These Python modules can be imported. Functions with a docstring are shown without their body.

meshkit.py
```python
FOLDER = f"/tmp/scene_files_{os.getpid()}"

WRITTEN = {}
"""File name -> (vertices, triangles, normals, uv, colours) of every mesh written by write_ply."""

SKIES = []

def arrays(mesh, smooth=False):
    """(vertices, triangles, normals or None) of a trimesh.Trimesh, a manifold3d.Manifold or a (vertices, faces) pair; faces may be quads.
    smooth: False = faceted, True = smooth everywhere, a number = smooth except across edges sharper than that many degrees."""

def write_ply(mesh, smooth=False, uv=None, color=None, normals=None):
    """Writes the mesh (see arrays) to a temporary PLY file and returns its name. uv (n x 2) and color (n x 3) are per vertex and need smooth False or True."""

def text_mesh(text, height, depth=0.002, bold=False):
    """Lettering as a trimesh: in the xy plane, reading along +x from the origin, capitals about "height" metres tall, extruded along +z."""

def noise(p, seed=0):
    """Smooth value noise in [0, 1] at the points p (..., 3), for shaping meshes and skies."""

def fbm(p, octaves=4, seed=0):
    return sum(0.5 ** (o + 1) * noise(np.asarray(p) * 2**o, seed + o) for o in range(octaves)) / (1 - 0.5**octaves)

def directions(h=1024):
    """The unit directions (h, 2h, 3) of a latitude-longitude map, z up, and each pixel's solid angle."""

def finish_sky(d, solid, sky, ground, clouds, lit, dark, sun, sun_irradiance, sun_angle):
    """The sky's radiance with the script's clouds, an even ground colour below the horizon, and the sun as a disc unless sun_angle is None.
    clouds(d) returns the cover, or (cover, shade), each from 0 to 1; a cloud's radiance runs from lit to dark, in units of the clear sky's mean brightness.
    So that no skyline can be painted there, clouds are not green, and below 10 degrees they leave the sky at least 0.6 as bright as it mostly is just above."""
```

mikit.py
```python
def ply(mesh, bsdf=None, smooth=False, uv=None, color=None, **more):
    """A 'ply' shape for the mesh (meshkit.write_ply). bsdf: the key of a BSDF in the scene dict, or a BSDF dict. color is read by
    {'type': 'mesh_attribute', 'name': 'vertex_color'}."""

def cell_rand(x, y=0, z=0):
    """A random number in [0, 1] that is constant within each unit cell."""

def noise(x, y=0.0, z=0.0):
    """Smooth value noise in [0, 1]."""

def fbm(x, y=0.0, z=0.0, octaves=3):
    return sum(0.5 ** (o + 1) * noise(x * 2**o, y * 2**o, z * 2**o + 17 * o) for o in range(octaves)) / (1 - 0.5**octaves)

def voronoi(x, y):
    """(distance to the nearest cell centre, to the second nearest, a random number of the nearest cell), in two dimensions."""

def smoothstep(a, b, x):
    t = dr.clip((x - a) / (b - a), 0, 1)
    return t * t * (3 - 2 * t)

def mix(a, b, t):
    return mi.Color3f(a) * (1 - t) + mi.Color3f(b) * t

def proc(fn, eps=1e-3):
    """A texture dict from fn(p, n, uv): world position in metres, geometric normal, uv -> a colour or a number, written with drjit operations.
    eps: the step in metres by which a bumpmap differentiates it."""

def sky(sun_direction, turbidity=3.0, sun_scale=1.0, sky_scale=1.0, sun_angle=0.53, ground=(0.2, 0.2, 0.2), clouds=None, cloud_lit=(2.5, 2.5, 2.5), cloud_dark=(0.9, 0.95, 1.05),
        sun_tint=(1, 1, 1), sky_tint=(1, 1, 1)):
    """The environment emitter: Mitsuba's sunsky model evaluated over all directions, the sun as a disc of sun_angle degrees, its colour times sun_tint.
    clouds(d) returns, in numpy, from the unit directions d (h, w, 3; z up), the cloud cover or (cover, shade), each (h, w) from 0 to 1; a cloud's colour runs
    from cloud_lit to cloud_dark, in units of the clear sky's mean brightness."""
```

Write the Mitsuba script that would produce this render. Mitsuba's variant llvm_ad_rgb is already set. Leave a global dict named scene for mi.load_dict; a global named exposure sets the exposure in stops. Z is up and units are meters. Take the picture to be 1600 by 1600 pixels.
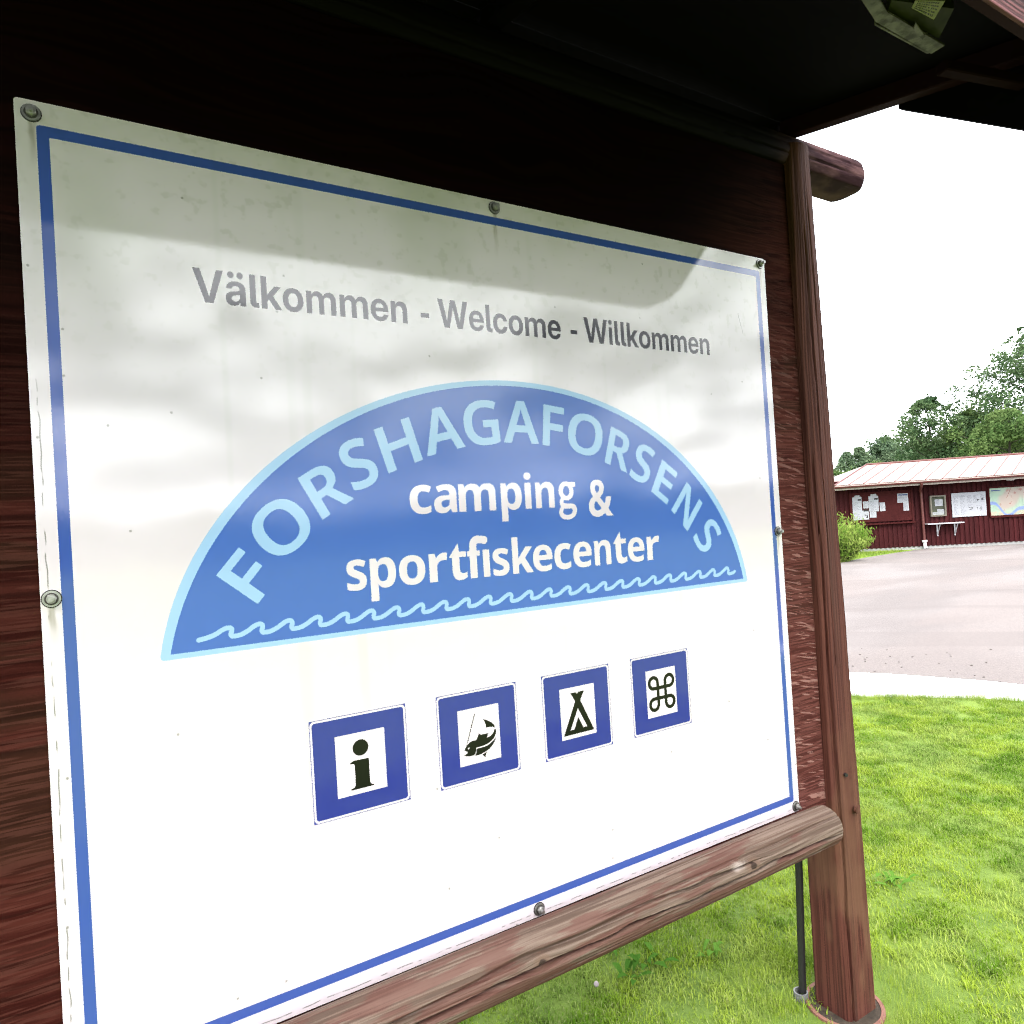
import math, json
import numpy as np, trimesh, shapely
from shapely.geometry import Polygon, MultiPolygon, LineString, Point, box as sbox
from shapely import affinity
import mitsuba as mi, drjit as dr, mikit, meshkit
from mikit import fbm, noise, smoothstep, mix, voronoi, cell_rand

T = mi.ScalarTransform4f
scene, labels = {}, {}

# ------------------------------------------------------------------ camera, light, exposure
CAM = np.array([-0.3268, -1.3678, 1.5800])
FWD = np.array([0.51139, 0.85929, 0.01021])
UP = np.array([0.04718, -0.03994, 0.99809])
scene['camera'] = {'type': 'perspective', 'fov': 73.2, 'fov_axis': 'x', 'near_clip': 0.05, 'far_clip': 2000.0,
                   'principal_point_offset_x': 0.0, 'principal_point_offset_y': -0.007,
                   'to_world': T().look_at(origin=CAM.tolist(), target=(CAM + FWD).tolist(), up=UP.tolist())}


def cloud_cover(d):
    """an overcast sky of broken, bright-edged cloud"""
    x, y, z = d[..., 0], d[..., 1], np.maximum(d[..., 2], 0.0)
    k = 1.0 / (z + 0.25)
    p = np.stack([x * k * 3.2 + 6.5, y * k * 3.2 + 5.1, z * 0 + 0.5], -1)
    a = meshkit.fbm(p, 5, 3)
    b = meshkit.fbm(p * 2.7 + 9.0, 4, 11)
    s = np.clip((a - 0.43) * 4.5 + (b - 0.5) * 1.2, 0, 1)
    v = np.clip((y + 0.25) / 0.8, 0, 1)                # an even, featureless veil towards the north-east
    s = s * (1 - 0.85 * v) + 0.50 * v
    return np.ones_like(z), s


scene['sky'] = mikit.sky((-0.35, -0.70, 0.92), turbidity=3, sun_scale=0.30, sun_angle=32, clouds=cloud_cover, sun_tint=(0.90, 0.97, 1.10),
                         cloud_lit=(5.4, 5.5, 5.7), cloud_dark=(0.85, 0.90, 1.0), ground=(0.14, 0.15, 0.11))
exposure = 3.4

# ------------------------------------------------------------------ helpers
def numbered(name):
    key, n = name, 0
    while key in taken:
        n += 1
        key = f'{name}_{n:03d}'
    taken.add(key)
    return key


taken = set()


def put(key, mesh, bsdf, smooth=False, **more):
    key = numbered(key)
    scene[key] = mikit.ply(mesh, bsdf, smooth=smooth, **more)
    return key


def tag(key, label=None, cat=None, group=None, kind=None):
    e = labels.setdefault(key, {})
    for a, b in (('label', label), ('category', cat), ('group', group), ('kind', kind)):
        if b:
            e[a] = b
    return key


def thing(name, label, cat, group=None):
    return tag(numbered(name), label, cat, group)


def cat(*meshes):
    return trimesh.util.concatenate([m for m in meshes if m is not None])


def box(x0, x1, y0, y1, z0, z1):
    m = trimesh.creation.box((x1 - x0, y1 - y0, z1 - z0))
    m.apply_translation(((x0 + x1) / 2, (y0 + y1) / 2, (z0 + z1) / 2))
    return m


def cbox(x0, x1, y0, y1, z0, z1, c=0.004):
    """a box with chamfered edges"""
    pts = []
    for sx, sy, sz in np.ndindex(2, 2, 2):
        X, Y, Z = (x0, x1)[sx], (y0, y1)[sy], (z0, z1)[sz]
        dx, dy, dz = (c, -c)[sx], (c, -c)[sy], (c, -c)[sz]
        pts += [(X + dx, Y + dy, Z), (X + dx, Y, Z + dz), (X, Y + dy, Z + dz)]
    return trimesh.Trimesh(np.array(pts)).convex_hull


def oriented(mesh, origin, ex, ey, ez):
    m = mesh.copy()
    A = np.eye(4)
    A[:3, 0], A[:3, 1], A[:3, 2], A[:3, 3] = ex, ey, ez, origin
    m.apply_transform(A)
    if np.linalg.det(A[:3, :3]) < 0:
        m.invert()
    return m


def bar(a, b, w, h, up=(0, 0, 1), c=0.003):
    """a chamfered bar from a to b; h is its size along up"""
    a, b = np.array(a, float), np.array(b, float)
    L = np.linalg.norm(b - a)
    ex = (b - a) / L
    ey = np.cross(up, ex); ey /= np.linalg.norm(ey)
    return oriented(cbox(0, L, -w / 2, w / 2, -h / 2, h / 2, c), a, ex, ey, np.cross(ex, ey))


def tube(points, r, n=10, closed_ends=True):
    P = np.array(points, float)
    rr = np.broadcast_to(np.asarray(r, float), (len(P),))
    tang = np.gradient(P, axis=0)
    tang /= np.linalg.norm(tang, axis=1, keepdims=True)
    ref = np.array([0, 0, 1.0]) if abs(tang[0, 2]) < 0.9 else np.array([1.0, 0, 0])
    V, F = [], []
    for i, (p, t, r_) in enumerate(zip(P, tang, rr)):
        u = np.cross(ref, t); u /= np.linalg.norm(u)
        v = np.cross(t, u)
        ref = np.cross(t, u) if abs(t[2]) > 0.9 else ref
        a = np.arange(n) * 2 * np.pi / n
        V.append(p + r_ * (np.cos(a)[:, None] * u + np.sin(a)[:, None] * v))
    V = np.vstack(V)
    for i in range(len(P) - 1):
        for k in range(n):
            a, b = i * n + k, i * n + (k + 1) % n
            F += [(a, b, b + n), (a, b + n, a + n)]
    if closed_ends:
        V = np.vstack([V, P[:1], P[-1:]])
        m = len(V)
        for k in range(n):
            F.append((m - 2, (k + 1) % n, k))
            o = (len(P) - 1) * n
            F.append((m - 1, o + k, o + (k + 1) % n))
    return trimesh.Trimesh(V, F, process=False)


def polys(g):
    return [q for q in getattr(g, 'geoms', [g]) if q.geom_type == 'Polygon' and q.area > 1e-9]


def film(g, y0, y1):
    """a 2-D shape (X, Z) on the sign's plane, its front at y = y1 and its back at y0 (front is smaller y)"""
    ms = []
    for q in polys(g):
        m = trimesh.creation.extrude_polygon(q, abs(y0 - y1), engine='earcut')
        ms.append(m)
    m = cat(*ms)
    v = m.vertices
    m.vertices = np.stack([v[:, 0], y0 - v[:, 2], v[:, 1]], 1)
    return m      # (x, y, z) -> (x, -z, y) is a proper rotation


# ------------------------------------------------------------------ materials
def rgb(*c):
    return {'type': 'rgb', 'value': list(c)}


def mat(name, d):
    scene[name] = d
    return name


def principled(name, color, rough=0.6, bump=None, bscale=1.0, eps=1e-3, **more):
    if callable(color):
        color = mikit.proc(color)
    elif isinstance(color, tuple):
        color = rgb(*color)
    b = {'type': 'principled', 'base_color': color, 'roughness': mikit.proc(rough) if callable(rough) else rough, **more}
    if bump is not None:
        b = {'type': 'bumpmap', 'arbitrary': mikit.proc(bump, eps=eps), 'scale': bscale, 'bsdf': b}
    return mat(name, {'type': 'twosided', 'bsdf': b})


def orange_peel(p, n, uv):
    return (noise(p.x * 55, p.z * 30, 3.0) - 0.5) * 1.1 + (noise(p.x * 160, p.z * 120, 9.0) - 0.5) * 0.30


def glossy(name, color, alpha=0.006, ior=1.72):
    """printed vinyl under a glossy laminate: a smooth dielectric coat over a diffuse print, the coat very slightly uneven"""
    col = mikit.proc(color) if callable(color) else rgb(*color)
    return mat(name, {'type': 'twosided', 'bsdf': {'type': 'bumpmap', 'arbitrary': mikit.proc(orange_peel, eps=1e-3), 'scale': 1.6e-5,
               'bsdf': {'type': 'roughplastic', 'diffuse_reflectance': col, 'alpha': alpha, 'int_ior': ior, 'nonlinear': True}}})


def sheet_color(p, n, uv):
    c = mi.Color3f(0.780, 0.750, 0.780)
    grime = smoothstep(0.50, 0.78, fbm(p.x * 3.0, p.z * 2.0, 4.0, octaves=5)) * smoothstep(1.85, 2.25, p.z)
    c = mix(c, mi.Color3f(0.60, 0.61, 0.55), grime * 0.45)
    fine = smoothstep(0.62, 0.80, fbm(p.x * 60, p.z * 60, 1.0, octaves=3)) * smoothstep(1.7, 2.3, p.z)
    c = mix(c, mi.Color3f(0.50, 0.50, 0.45), fine * 0.25)
    streak = smoothstep(0.70, 0.88, fbm(p.x * 26, p.z * 1.1, 2.0, octaves=3))
    c = mix(c, mi.Color3f(0.62, 0.63, 0.60), streak * 0.18)
    d1, d2, r = voronoi(p.x * 14, p.z * 14)
    speck = smoothstep(0.045, 0.015, d1) * smoothstep(0.90, 0.91, r)
    c = mix(c, mi.Color3f(0.22, 0.21, 0.19), speck * 0.6)
    # the lifting, dirty edge of the film on the left and along the bottom
    e = dr.minimum(p.x + 0.4185 - 0.010 - 0.003 * noise(p.z * 40, 1.0), 1.0)
    e2 = p.z - 0.6803 - 0.008 - 0.003 * noise(p.x * 35, 5.0)
    line = smoothstep(0.0016, 0.0, dr.minimum(dr.abs(e), dr.abs(e2))) * smoothstep(0.35, 0.6, noise(p.x * 90, p.z * 90)) * smoothstep(1.95, 1.75, p.z)
    c = mix(c, mi.Color3f(0.22, 0.22, 0.2), line * 0.75)
    # runs of dirt under the bolts, and a few scratches
    for bx, bz, ln in ((-0.3949, 2.3152, 0.10), (0.4903, 2.3201, 0.13), (1.4037, 2.3195, 0.09), (-0.403, 1.5069, 0.08), (1.4075, 1.5163, 0.10)):
        w = dr.abs(p.x - bx - 0.004 * (noise(p.z * 50, bx) - 0.5))
        run = smoothstep(0.008, 0.001, w) * smoothstep(bz - ln, bz - 0.02, p.z) * smoothstep(bz, bz - 0.012, p.z)
        c = mix(c, mi.Color3f(0.36, 0.33, 0.27), run * 0.45 * (0.5 + noise(p.x * 300, p.z * 60)))
    sc = smoothstep(0.0012, 0.0004, dr.abs(p.x - 1.301 + 0.22 * (p.z - 2.131) - 0.004 * noise(p.z * 60, 2.0))) * smoothstep(0.030, 0.026, dr.abs(p.z - 2.131))
    return mix(c, mi.Color3f(0.25, 0.25, 0.25), sc * 0.8)


glossy('mat_sign_white', sheet_color)
glossy('mat_print_blue', (0.110, 0.232, 0.57), 0.012, 1.52)
glossy('mat_print_border', (0.100, 0.195, 0.54))
glossy('mat_print_pale', (0.44, 0.61, 0.76), 0.012, 1.52)
glossy('mat_print_white', (0.775, 0.745, 0.78))
glossy('mat_print_black', (0.012, 0.012, 0.013))
glossy('mat_icon_black', (0.010, 0.010, 0.011), 0.03, 1.45)
glossy('mat_icon_blue', (0.056, 0.078, 0.43))


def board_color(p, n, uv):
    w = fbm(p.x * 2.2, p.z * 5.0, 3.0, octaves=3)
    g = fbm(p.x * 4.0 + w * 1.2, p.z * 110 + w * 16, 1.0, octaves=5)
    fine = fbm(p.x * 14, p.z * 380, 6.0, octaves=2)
    # roof shade painted in, near black high up; bleached and worn low right
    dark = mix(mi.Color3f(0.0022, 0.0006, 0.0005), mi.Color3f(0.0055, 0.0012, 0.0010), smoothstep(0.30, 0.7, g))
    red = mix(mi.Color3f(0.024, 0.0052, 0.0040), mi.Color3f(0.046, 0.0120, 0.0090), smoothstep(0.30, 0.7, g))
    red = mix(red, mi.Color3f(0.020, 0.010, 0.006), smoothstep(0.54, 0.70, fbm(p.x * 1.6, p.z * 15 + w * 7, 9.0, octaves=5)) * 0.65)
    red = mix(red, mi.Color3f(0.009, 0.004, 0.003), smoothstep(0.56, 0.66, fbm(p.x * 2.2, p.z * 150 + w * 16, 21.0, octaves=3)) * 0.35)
    unshaded = smoothstep(2.35, 1.15, p.z + 0.5 * (w - 0.5) - 0.62 * smoothstep(0.9, 1.5, p.x))
    c = mix(dark, red, unshaded)
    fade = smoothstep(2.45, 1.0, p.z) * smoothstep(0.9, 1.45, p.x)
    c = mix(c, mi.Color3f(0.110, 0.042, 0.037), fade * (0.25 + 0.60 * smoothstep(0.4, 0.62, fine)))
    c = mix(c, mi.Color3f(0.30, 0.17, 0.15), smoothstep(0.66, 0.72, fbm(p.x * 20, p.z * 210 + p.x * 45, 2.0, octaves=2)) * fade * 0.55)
    c = mix(c, mi.Color3f(0.085, 0.032, 0.024), smoothstep(0.50, 0.68, fine) * 0.35 * unshaded)
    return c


def board_bump(p, n, uv):
    w = fbm(p.x * 2.2, p.z * 5.0, 3.0, octaves=3)
    return fbm(p.x * 5.0 + w, p.z * 90 + w * 16, 1.0, octaves=4) + 0.4 * fbm(p.x * 20, p.z * 330, 6.0, octaves=2)


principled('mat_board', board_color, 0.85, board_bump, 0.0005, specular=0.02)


def rail_color(p, n, uv):
    s = knot_bend(p.x, dr.atan2(p.z - 0.640, -(p.y + 0.0555)) * 0.061, p.z)
    w = fbm(p.x * 1.3, s * 5, 3.0, octaves=2)
    g = fbm(p.x * 4, s * 240 + w * 5, 1.0, octaves=4)
    c = mix(mi.Color3f(0.068, 0.045, 0.034), mi.Color3f(0.140, 0.103, 0.083), smoothstep(0.3, 0.72, g))
    paint = smoothstep(0.48, 0.62, fbm(p.x * 9, s * 60, 8.0, octaves=5) + 0.50 * smoothstep(0.66, 0.585, p.z) - 0.20 * smoothstep(0.9, 1.4, p.x))
    c = mix(c, mi.Color3f(0.078, 0.022, 0.018), paint * 0.5)
    c = mix(c, mi.Color3f(0.07, 0.04, 0.028), smoothstep(0.62, 0.72, fbm(p.x * 2.0 + w, s * 150 + w * 5, 12.0, octaves=3)) * 0.45)
    pale = smoothstep(0.032, 0.010, dr.sqrt(dr.square((p.x - 1.043) * 0.8) + dr.square((p.z - 0.668) * 2.4)) + 0.03 * (fbm(p.x * 60, p.z * 60, 3.0) - 0.5))
    c = mix(c, mi.Color3f(0.38, 0.33, 0.31), pale * 0.5)
    for kx, kz, kr in ((1.092, 0.657, 0.020), (0.430, 0.655, 0.016)):
        d = dr.sqrt(dr.square((p.x - kx) * 0.9) + dr.square((p.z - kz) * 1.3)) + 0.004 * (fbm(p.x * 90, p.z * 90, kx) - 0.5)
        c = mix(c, mi.Color3f(0.115, 0.070, 0.050), smoothstep(kr * 1.5, kr * 0.9, d) * (0.5 + 0.4 * dr.sin(d * 2200)))
        c = mix(c, mi.Color3f(0.020, 0.012, 0.009), smoothstep(kr * 0.62, kr * 0.40, d) * 0.9)
    return c


def knot_bend(x, s, z):
    """the grain swings round the two knots"""
    for kx, kz in ((1.092, 0.657), (0.430, 0.655)):
        g = dr.exp(-dr.square((x - kx) / 0.045)) * 0.007
        s = s + dr.select(z > kz, -g, g) * dr.exp(-dr.square((z - kz) / 0.03))
    return s


def rail_bump(p, n, uv):
    s = knot_bend(p.x, dr.atan2(p.z - 0.640, -(p.y + 0.0555)) * 0.061, p.z)
    w = fbm(p.x * 1.3, s * 5, 3.0, octaves=2)
    return fbm(p.x * 4, s * 240 + w * 5, 1.0, octaves=4) + 0.4 * fbm(p.x * 10, s * 700, 2.0, octaves=2)


principled('mat_rail', rail_color, 0.75, rail_bump, 0.003, specular=0.2)


def post_color(p, n, uv):
    s = dr.atan2(p.x - 1.628, -(p.y - 0.034)) * 0.085
    w = fbm(s * 6, p.z * 1.5, 3.0, octaves=2)
    g = fbm(s * 230 + w * 6, p.z * 3.2, 1.0, octaves=4)
    c = mix(mi.Color3f(0.042, 0.0115, 0.0085), mi.Color3f(0.084, 0.028, 0.020), smoothstep(0.3, 0.72, g))
    worn = smoothstep(0.46, 0.66, fbm(s * 12, p.z * 4.0, 7.0, octaves=4)) * smoothstep(1.3, 0.2, p.z)
    c = mix(c, mi.Color3f(0.120, 0.062, 0.037), worn * 0.62)
    c = mix(c, mi.Color3f(0.045, 0.02, 0.014), smoothstep(0.60, 0.72, fbm(s * 110 + w * 6, p.z * 2.2, 12.0, octaves=3)) * 0.5)
    return c


def post_bump(p, n, uv):
    s = dr.atan2(p.x - 1.628, -(p.y - 0.034)) * 0.085
    w = fbm(s * 6, p.z * 1.5, 3.0, octaves=2)
    return fbm(s * 230 + w * 6, p.z * 3.2, 1.0, octaves=4)


principled('mat_post', post_color, 0.7, post_bump, 0.003, specular=0.2)


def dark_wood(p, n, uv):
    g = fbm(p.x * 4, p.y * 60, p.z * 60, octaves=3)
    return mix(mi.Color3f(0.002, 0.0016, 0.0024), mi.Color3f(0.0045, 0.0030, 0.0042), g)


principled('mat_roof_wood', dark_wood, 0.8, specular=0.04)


def red_wood(p, n, uv):
    g = fbm(p.x * 7, p.y * 180, p.z * 180, octaves=4)
    c = mix(mi.Color3f(0.022, 0.005, 0.006), mi.Color3f(0.125, 0.046, 0.050), smoothstep(0.38, 0.66, g))
    return c


principled('mat_red_wood', red_wood, 0.72, lambda p, n, uv: fbm(p.x * 7, p.y * 180, p.z * 180, octaves=4), 0.004, specular=0.2)
principled('mat_felt', (0.03, 0.03, 0.032), 0.9)


def zinc(p, n, uv):
    g = fbm(p.x * 60, p.y * 60, p.z * 60, octaves=4)
    return mix(mi.Color3f(0.055, 0.050, 0.046), mi.Color3f(0.165, 0.150, 0.140), smoothstep(0.3, 0.7, g))


principled('mat_zinc', zinc, 0.6, specular=0.15)
principled('mat_lamp_body', lambda p, n, uv: mix(mi.Color3f(0.016, 0.018, 0.006), mi.Color3f(0.042, 0.044, 0.017), fbm(p.x * 40, p.y * 40, 2.0)), 0.6, specular=0.08)
principled('mat_lamp_label', (0.24, 0.235, 0.12), 0.6, specular=0.1)
principled('mat_ink', (0.02, 0.02, 0.02), 0.6)
principled('mat_steel', lambda p, n, uv: mix(mi.Color3f(0.16, 0.16, 0.15), mi.Color3f(0.48, 0.48, 0.46), fbm(p.x * 120, p.y * 120, p.z * 120)), 0.38, metallic=0.9)
principled('mat_rubber', (0.012, 0.012, 0.013), 0.45)
principled('mat_grey_pipe', (0.13, 0.135, 0.14), 0.5)
principled('mat_clay', lambda p, n, uv: mix(mi.Color3f(0.15, 0.065, 0.048), mi.Color3f(0.24, 0.115, 0.088), fbm(p.x * 30, p.y * 30, p.z * 30)), 0.8)


def asphalt_color(p, n, uv):
    a = fbm(p.x * 0.35, p.y * 0.8, 2.0, octaves=4)
    grit = fbm(p.x * 90, p.y * 90, 1.0, octaves=2)
    c = mix(mi.Color3f(0.128, 0.114, 0.112), mi.Color3f(0.162, 0.147, 0.145), smoothstep(0.3, 0.7, a))
    c = mix(c, mi.Color3f(0.150, 0.128, 0.122), smoothstep(0.52, 0.66, fbm(p.x * 0.25 + 4, p.y * 0.55, 6.0, octaves=4)) * 0.5)
    c = c * (0.82 + 0.36 * grit)
    tr = smoothstep(0.60, 0.66, fbm(p.x * 0.10 - p.y * 0.13 + 2.0, p.x * 0.9 + p.y * 0.7, 9.0, octaves=3)) * 0.35
    return mix(c, mi.Color3f(0.11, 0.095, 0.092), tr)


principled('mat_asphalt', asphalt_color, 0.85, lambda p, n, uv: fbm(p.x * 120, p.y * 120, 1.0, octaves=2), 0.004)
principled('mat_kerb', lambda p, n, uv: mi.Color3f(0.70, 0.71, 0.72) * (0.86 + 0.26 * fbm(p.x * 14, p.y * 14, 2.0, octaves=4)), 0.7)


def soil_color(p, n, uv):
    g = fbm(p.x * 9, p.y * 9, 1.0, octaves=4)
    return mix(mi.Color3f(0.06, 0.11, 0.012), mi.Color3f(0.13, 0.19, 0.025), g)


principled('mat_ground', soil_color, 0.95)


def blade_color(p, n, uv):
    big = fbm(p.x * 1.7, p.y * 1.7, 2.0, octaves=3)
    mid = fbm(p.x * 7, p.y * 7, 5.0, octaves=3)
    one = noise(p.x * 260, p.y * 260, 1.0)
    c = mix(mi.Color3f(0.098, 0.205, 0.016), mi.Color3f(0.290, 0.395, 0.048), smoothstep(0.30, 0.68, mid * 0.6 + big * 0.4))
    c = mix(c, mi.Color3f(0.40, 0.42, 0.20), smoothstep(0.62, 0.85, one) * 0.60)
    c = mix(c, mi.Color3f(0.33, 0.40, 0.14), smoothstep(0.50, 0.70, fbm(p.x * 3.3 + 8, p.y * 3.3, 8.0, octaves=3)) * 0.32)
    return c


def leafy(name, fn, trans=0.6):
    return mat(name, {'type': 'principledthin', 'base_color': mikit.proc(fn), 'roughness': 0.55, 'diff_trans': trans, 'spec_trans': 0.0})


leafy('mat_blade', blade_color, 0.7)


def leaf_fn(lo, hi, f=0.9):
    def fn(p, n, uv):
        g = fbm(p.x * f, p.y * f, p.z * f, octaves=3)
        one = noise(p.x * 9, p.y * 9, p.z * 9)
        return mix(mi.Color3f(*lo), mi.Color3f(*hi), smoothstep(0.25, 0.75, g * 0.6 + one * 0.4))
    return fn


leafy('mat_leaf_dark', leaf_fn((0.045, 0.092, 0.042), (0.150, 0.220, 0.105)), 0.5)
leafy('mat_leaf_mid', leaf_fn((0.065, 0.125, 0.040), (0.190, 0.270, 0.100)), 0.6)
leafy('mat_leaf_far', leaf_fn((0.085, 0.140, 0.085), (0.175, 0.240, 0.140)), 0.5)
leafy('mat_leaf_bush', leaf_fn((0.12, 0.24, 0.03), (0.36, 0.45, 0.12), 2.2), 0.7)
principled('mat_bark', (0.055, 0.045, 0.036), 0.9)


def siding_color(p, n, uv):
    s = p.x * 0.757 - p.y * 0.653
    g = fbm(s * 30, p.z * 1.5, 1.0, octaves=3)
    per = cell_rand(dr.floor(s / 0.145), 3.0, 1.0)
    return mix(mi.Color3f(0.026, 0.0042, 0.0052), mi.Color3f(0.058, 0.0095, 0.0115), g * 0.6 + per * 0.4)


principled('mat_siding', siding_color, 0.75, specular=0.15)
principled('mat_noticeboard', lambda p, n, uv: mix(mi.Color3f(0.034, 0.005, 0.0055), mi.Color3f(0.062, 0.0105, 0.0105), fbm(p.x * 4, p.y * 4, p.z * 4, octaves=4)), 0.75, specular=0.15)
principled('mat_plinth', lambda p, n, uv: mi.Color3f(0.30, 0.31, 0.31) * (0.7 + 0.6 * fbm(p.x * 2, p.y * 2, p.z * 6)), 0.9)


def roof_metal(p, n, uv):
    g = fbm(p.x * 0.8, p.y * 0.8, p.z * 2.0, octaves=4)
    return mix(mi.Color3f(0.29, 0.195, 0.18), mi.Color3f(0.38, 0.275, 0.255), g)


principled('mat_roof_metal', roof_metal, 0.38, specular=0.6)
principled('mat_red_metal', (0.105, 0.030, 0.027), 0.45)
principled('mat_roof_seam', (0.20, 0.075, 0.068), 0.5)
principled('mat_pale_trim', (0.42, 0.37, 0.33), 0.7)
principled('mat_white_paint', (0.72, 0.72, 0.72), 0.5)
principled('mat_galvanised', (0.50, 0.52, 0.56), 0.4, metallic=0.5)

# ------------------------------------------------------------------ ground, paving, kerb
GROUND = box(-260, 300, -220, 380, -0.3, 0.0)
put('ground', GROUND, 'mat_ground')
tag('ground', 'open grassy ground running out to the trees', kind='structure')

KERB_OUT = np.array([[1.2, 9.6], [2.75, 6.9], [3.9, 5.05], [4.75, 3.85], [5.30, 3.02], [5.556, 2.587], [5.735, 2.288], [5.88, 1.98], [5.981, 1.689], [6.058, 1.391], [6.13, 1.0], [6.22, -0.5], [6.24, -3.0], [6.2, -9.0]])
KERB_IN = np.array([[0.6, 9.2], [2.15, 6.45], [3.27, 4.6], [4.10, 3.43], [4.62, 2.66], [4.78, 2.40], [4.923, 2.16], [5.363, 1.708], [5.60, 1.42], [5.74, 1.16], [5.88, 0.80], [6.00, -0.5], [6.02, -3.0], [5.98, -9.0]])
ASPHALT = Polygon([*map(tuple, KERB_OUT), (30, -14), (52, -24), (70, -20), (23.6, 11.05), (22.5, 11.35), (21.88, 11.22), (21.17, 11.2), (20.09, 11.08), (18.83, 10.9), (17.24, 10.5), (14.0, 10.2), (9.0, 11.5)])
asph = trimesh.creation.extrude_polygon(ASPHALT, 0.02, engine='earcut'); asph.apply_translation((0, 0, -0.014))
put('parking_lot', asph, 'mat_asphalt')
tag('parking_lot', 'pale pinkish asphalt parking area between the lawn and the red building', kind='structure')
# the kerb: long cast slabs butted end to end
loop_in = LineString(KERB_IN); loop_out = LineString(KERB_OUT)
nk = 6
tag('kerb', 'broad white concrete kerb curving along the edge of the lawn', kind='structure')
for i in range(nk):
    a, b = i / nk, (i + 1) / nk
    g = 0.0006
    ts = np.linspace(a + g, b - g, 6)
    q = Polygon([loop_in.interpolate(t, True).coords[0] for t in ts] + [loop_out.interpolate(t, True).coords[0] for t in ts[::-1]])
    m = trimesh.creation.extrude_polygon(q, 0.07, engine='earcut'); m.apply_translation((0, 0, -0.03))
    put('kerb__slab', m, 'mat_kerb')

# loose grit swept up along the kerb
rg = np.random.default_rng(8)
stones = []
for i in range(170):
    q_ = loop_out.interpolate(rg.uniform(0.30, 0.80), True)
    off = abs(rg.normal(0, 0.9)) + 0.02
    st = trimesh.creation.icosphere(0, 1.0)
    st.vertices = st.vertices * rg.uniform(0.7, 1.3, (len(st.vertices), 1)) * [rg.uniform(0.006, 0.016), rg.uniform(0.005, 0.012), rg.uniform(0.004, 0.008)]
    st.apply_translation((q_.x + off * 0.86, q_.y + off * 0.5 + rg.normal(0, 0.1), 0.008))
    stones.append(st)
principled('mat_grit', (0.07, 0.06, 0.056), 0.9)
put('loose_grit', cat(*stones), 'mat_grit')
tag('loose_grit', 'small dark stones scattered on the asphalt near the kerb', 'grit', kind='stuff')

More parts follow.
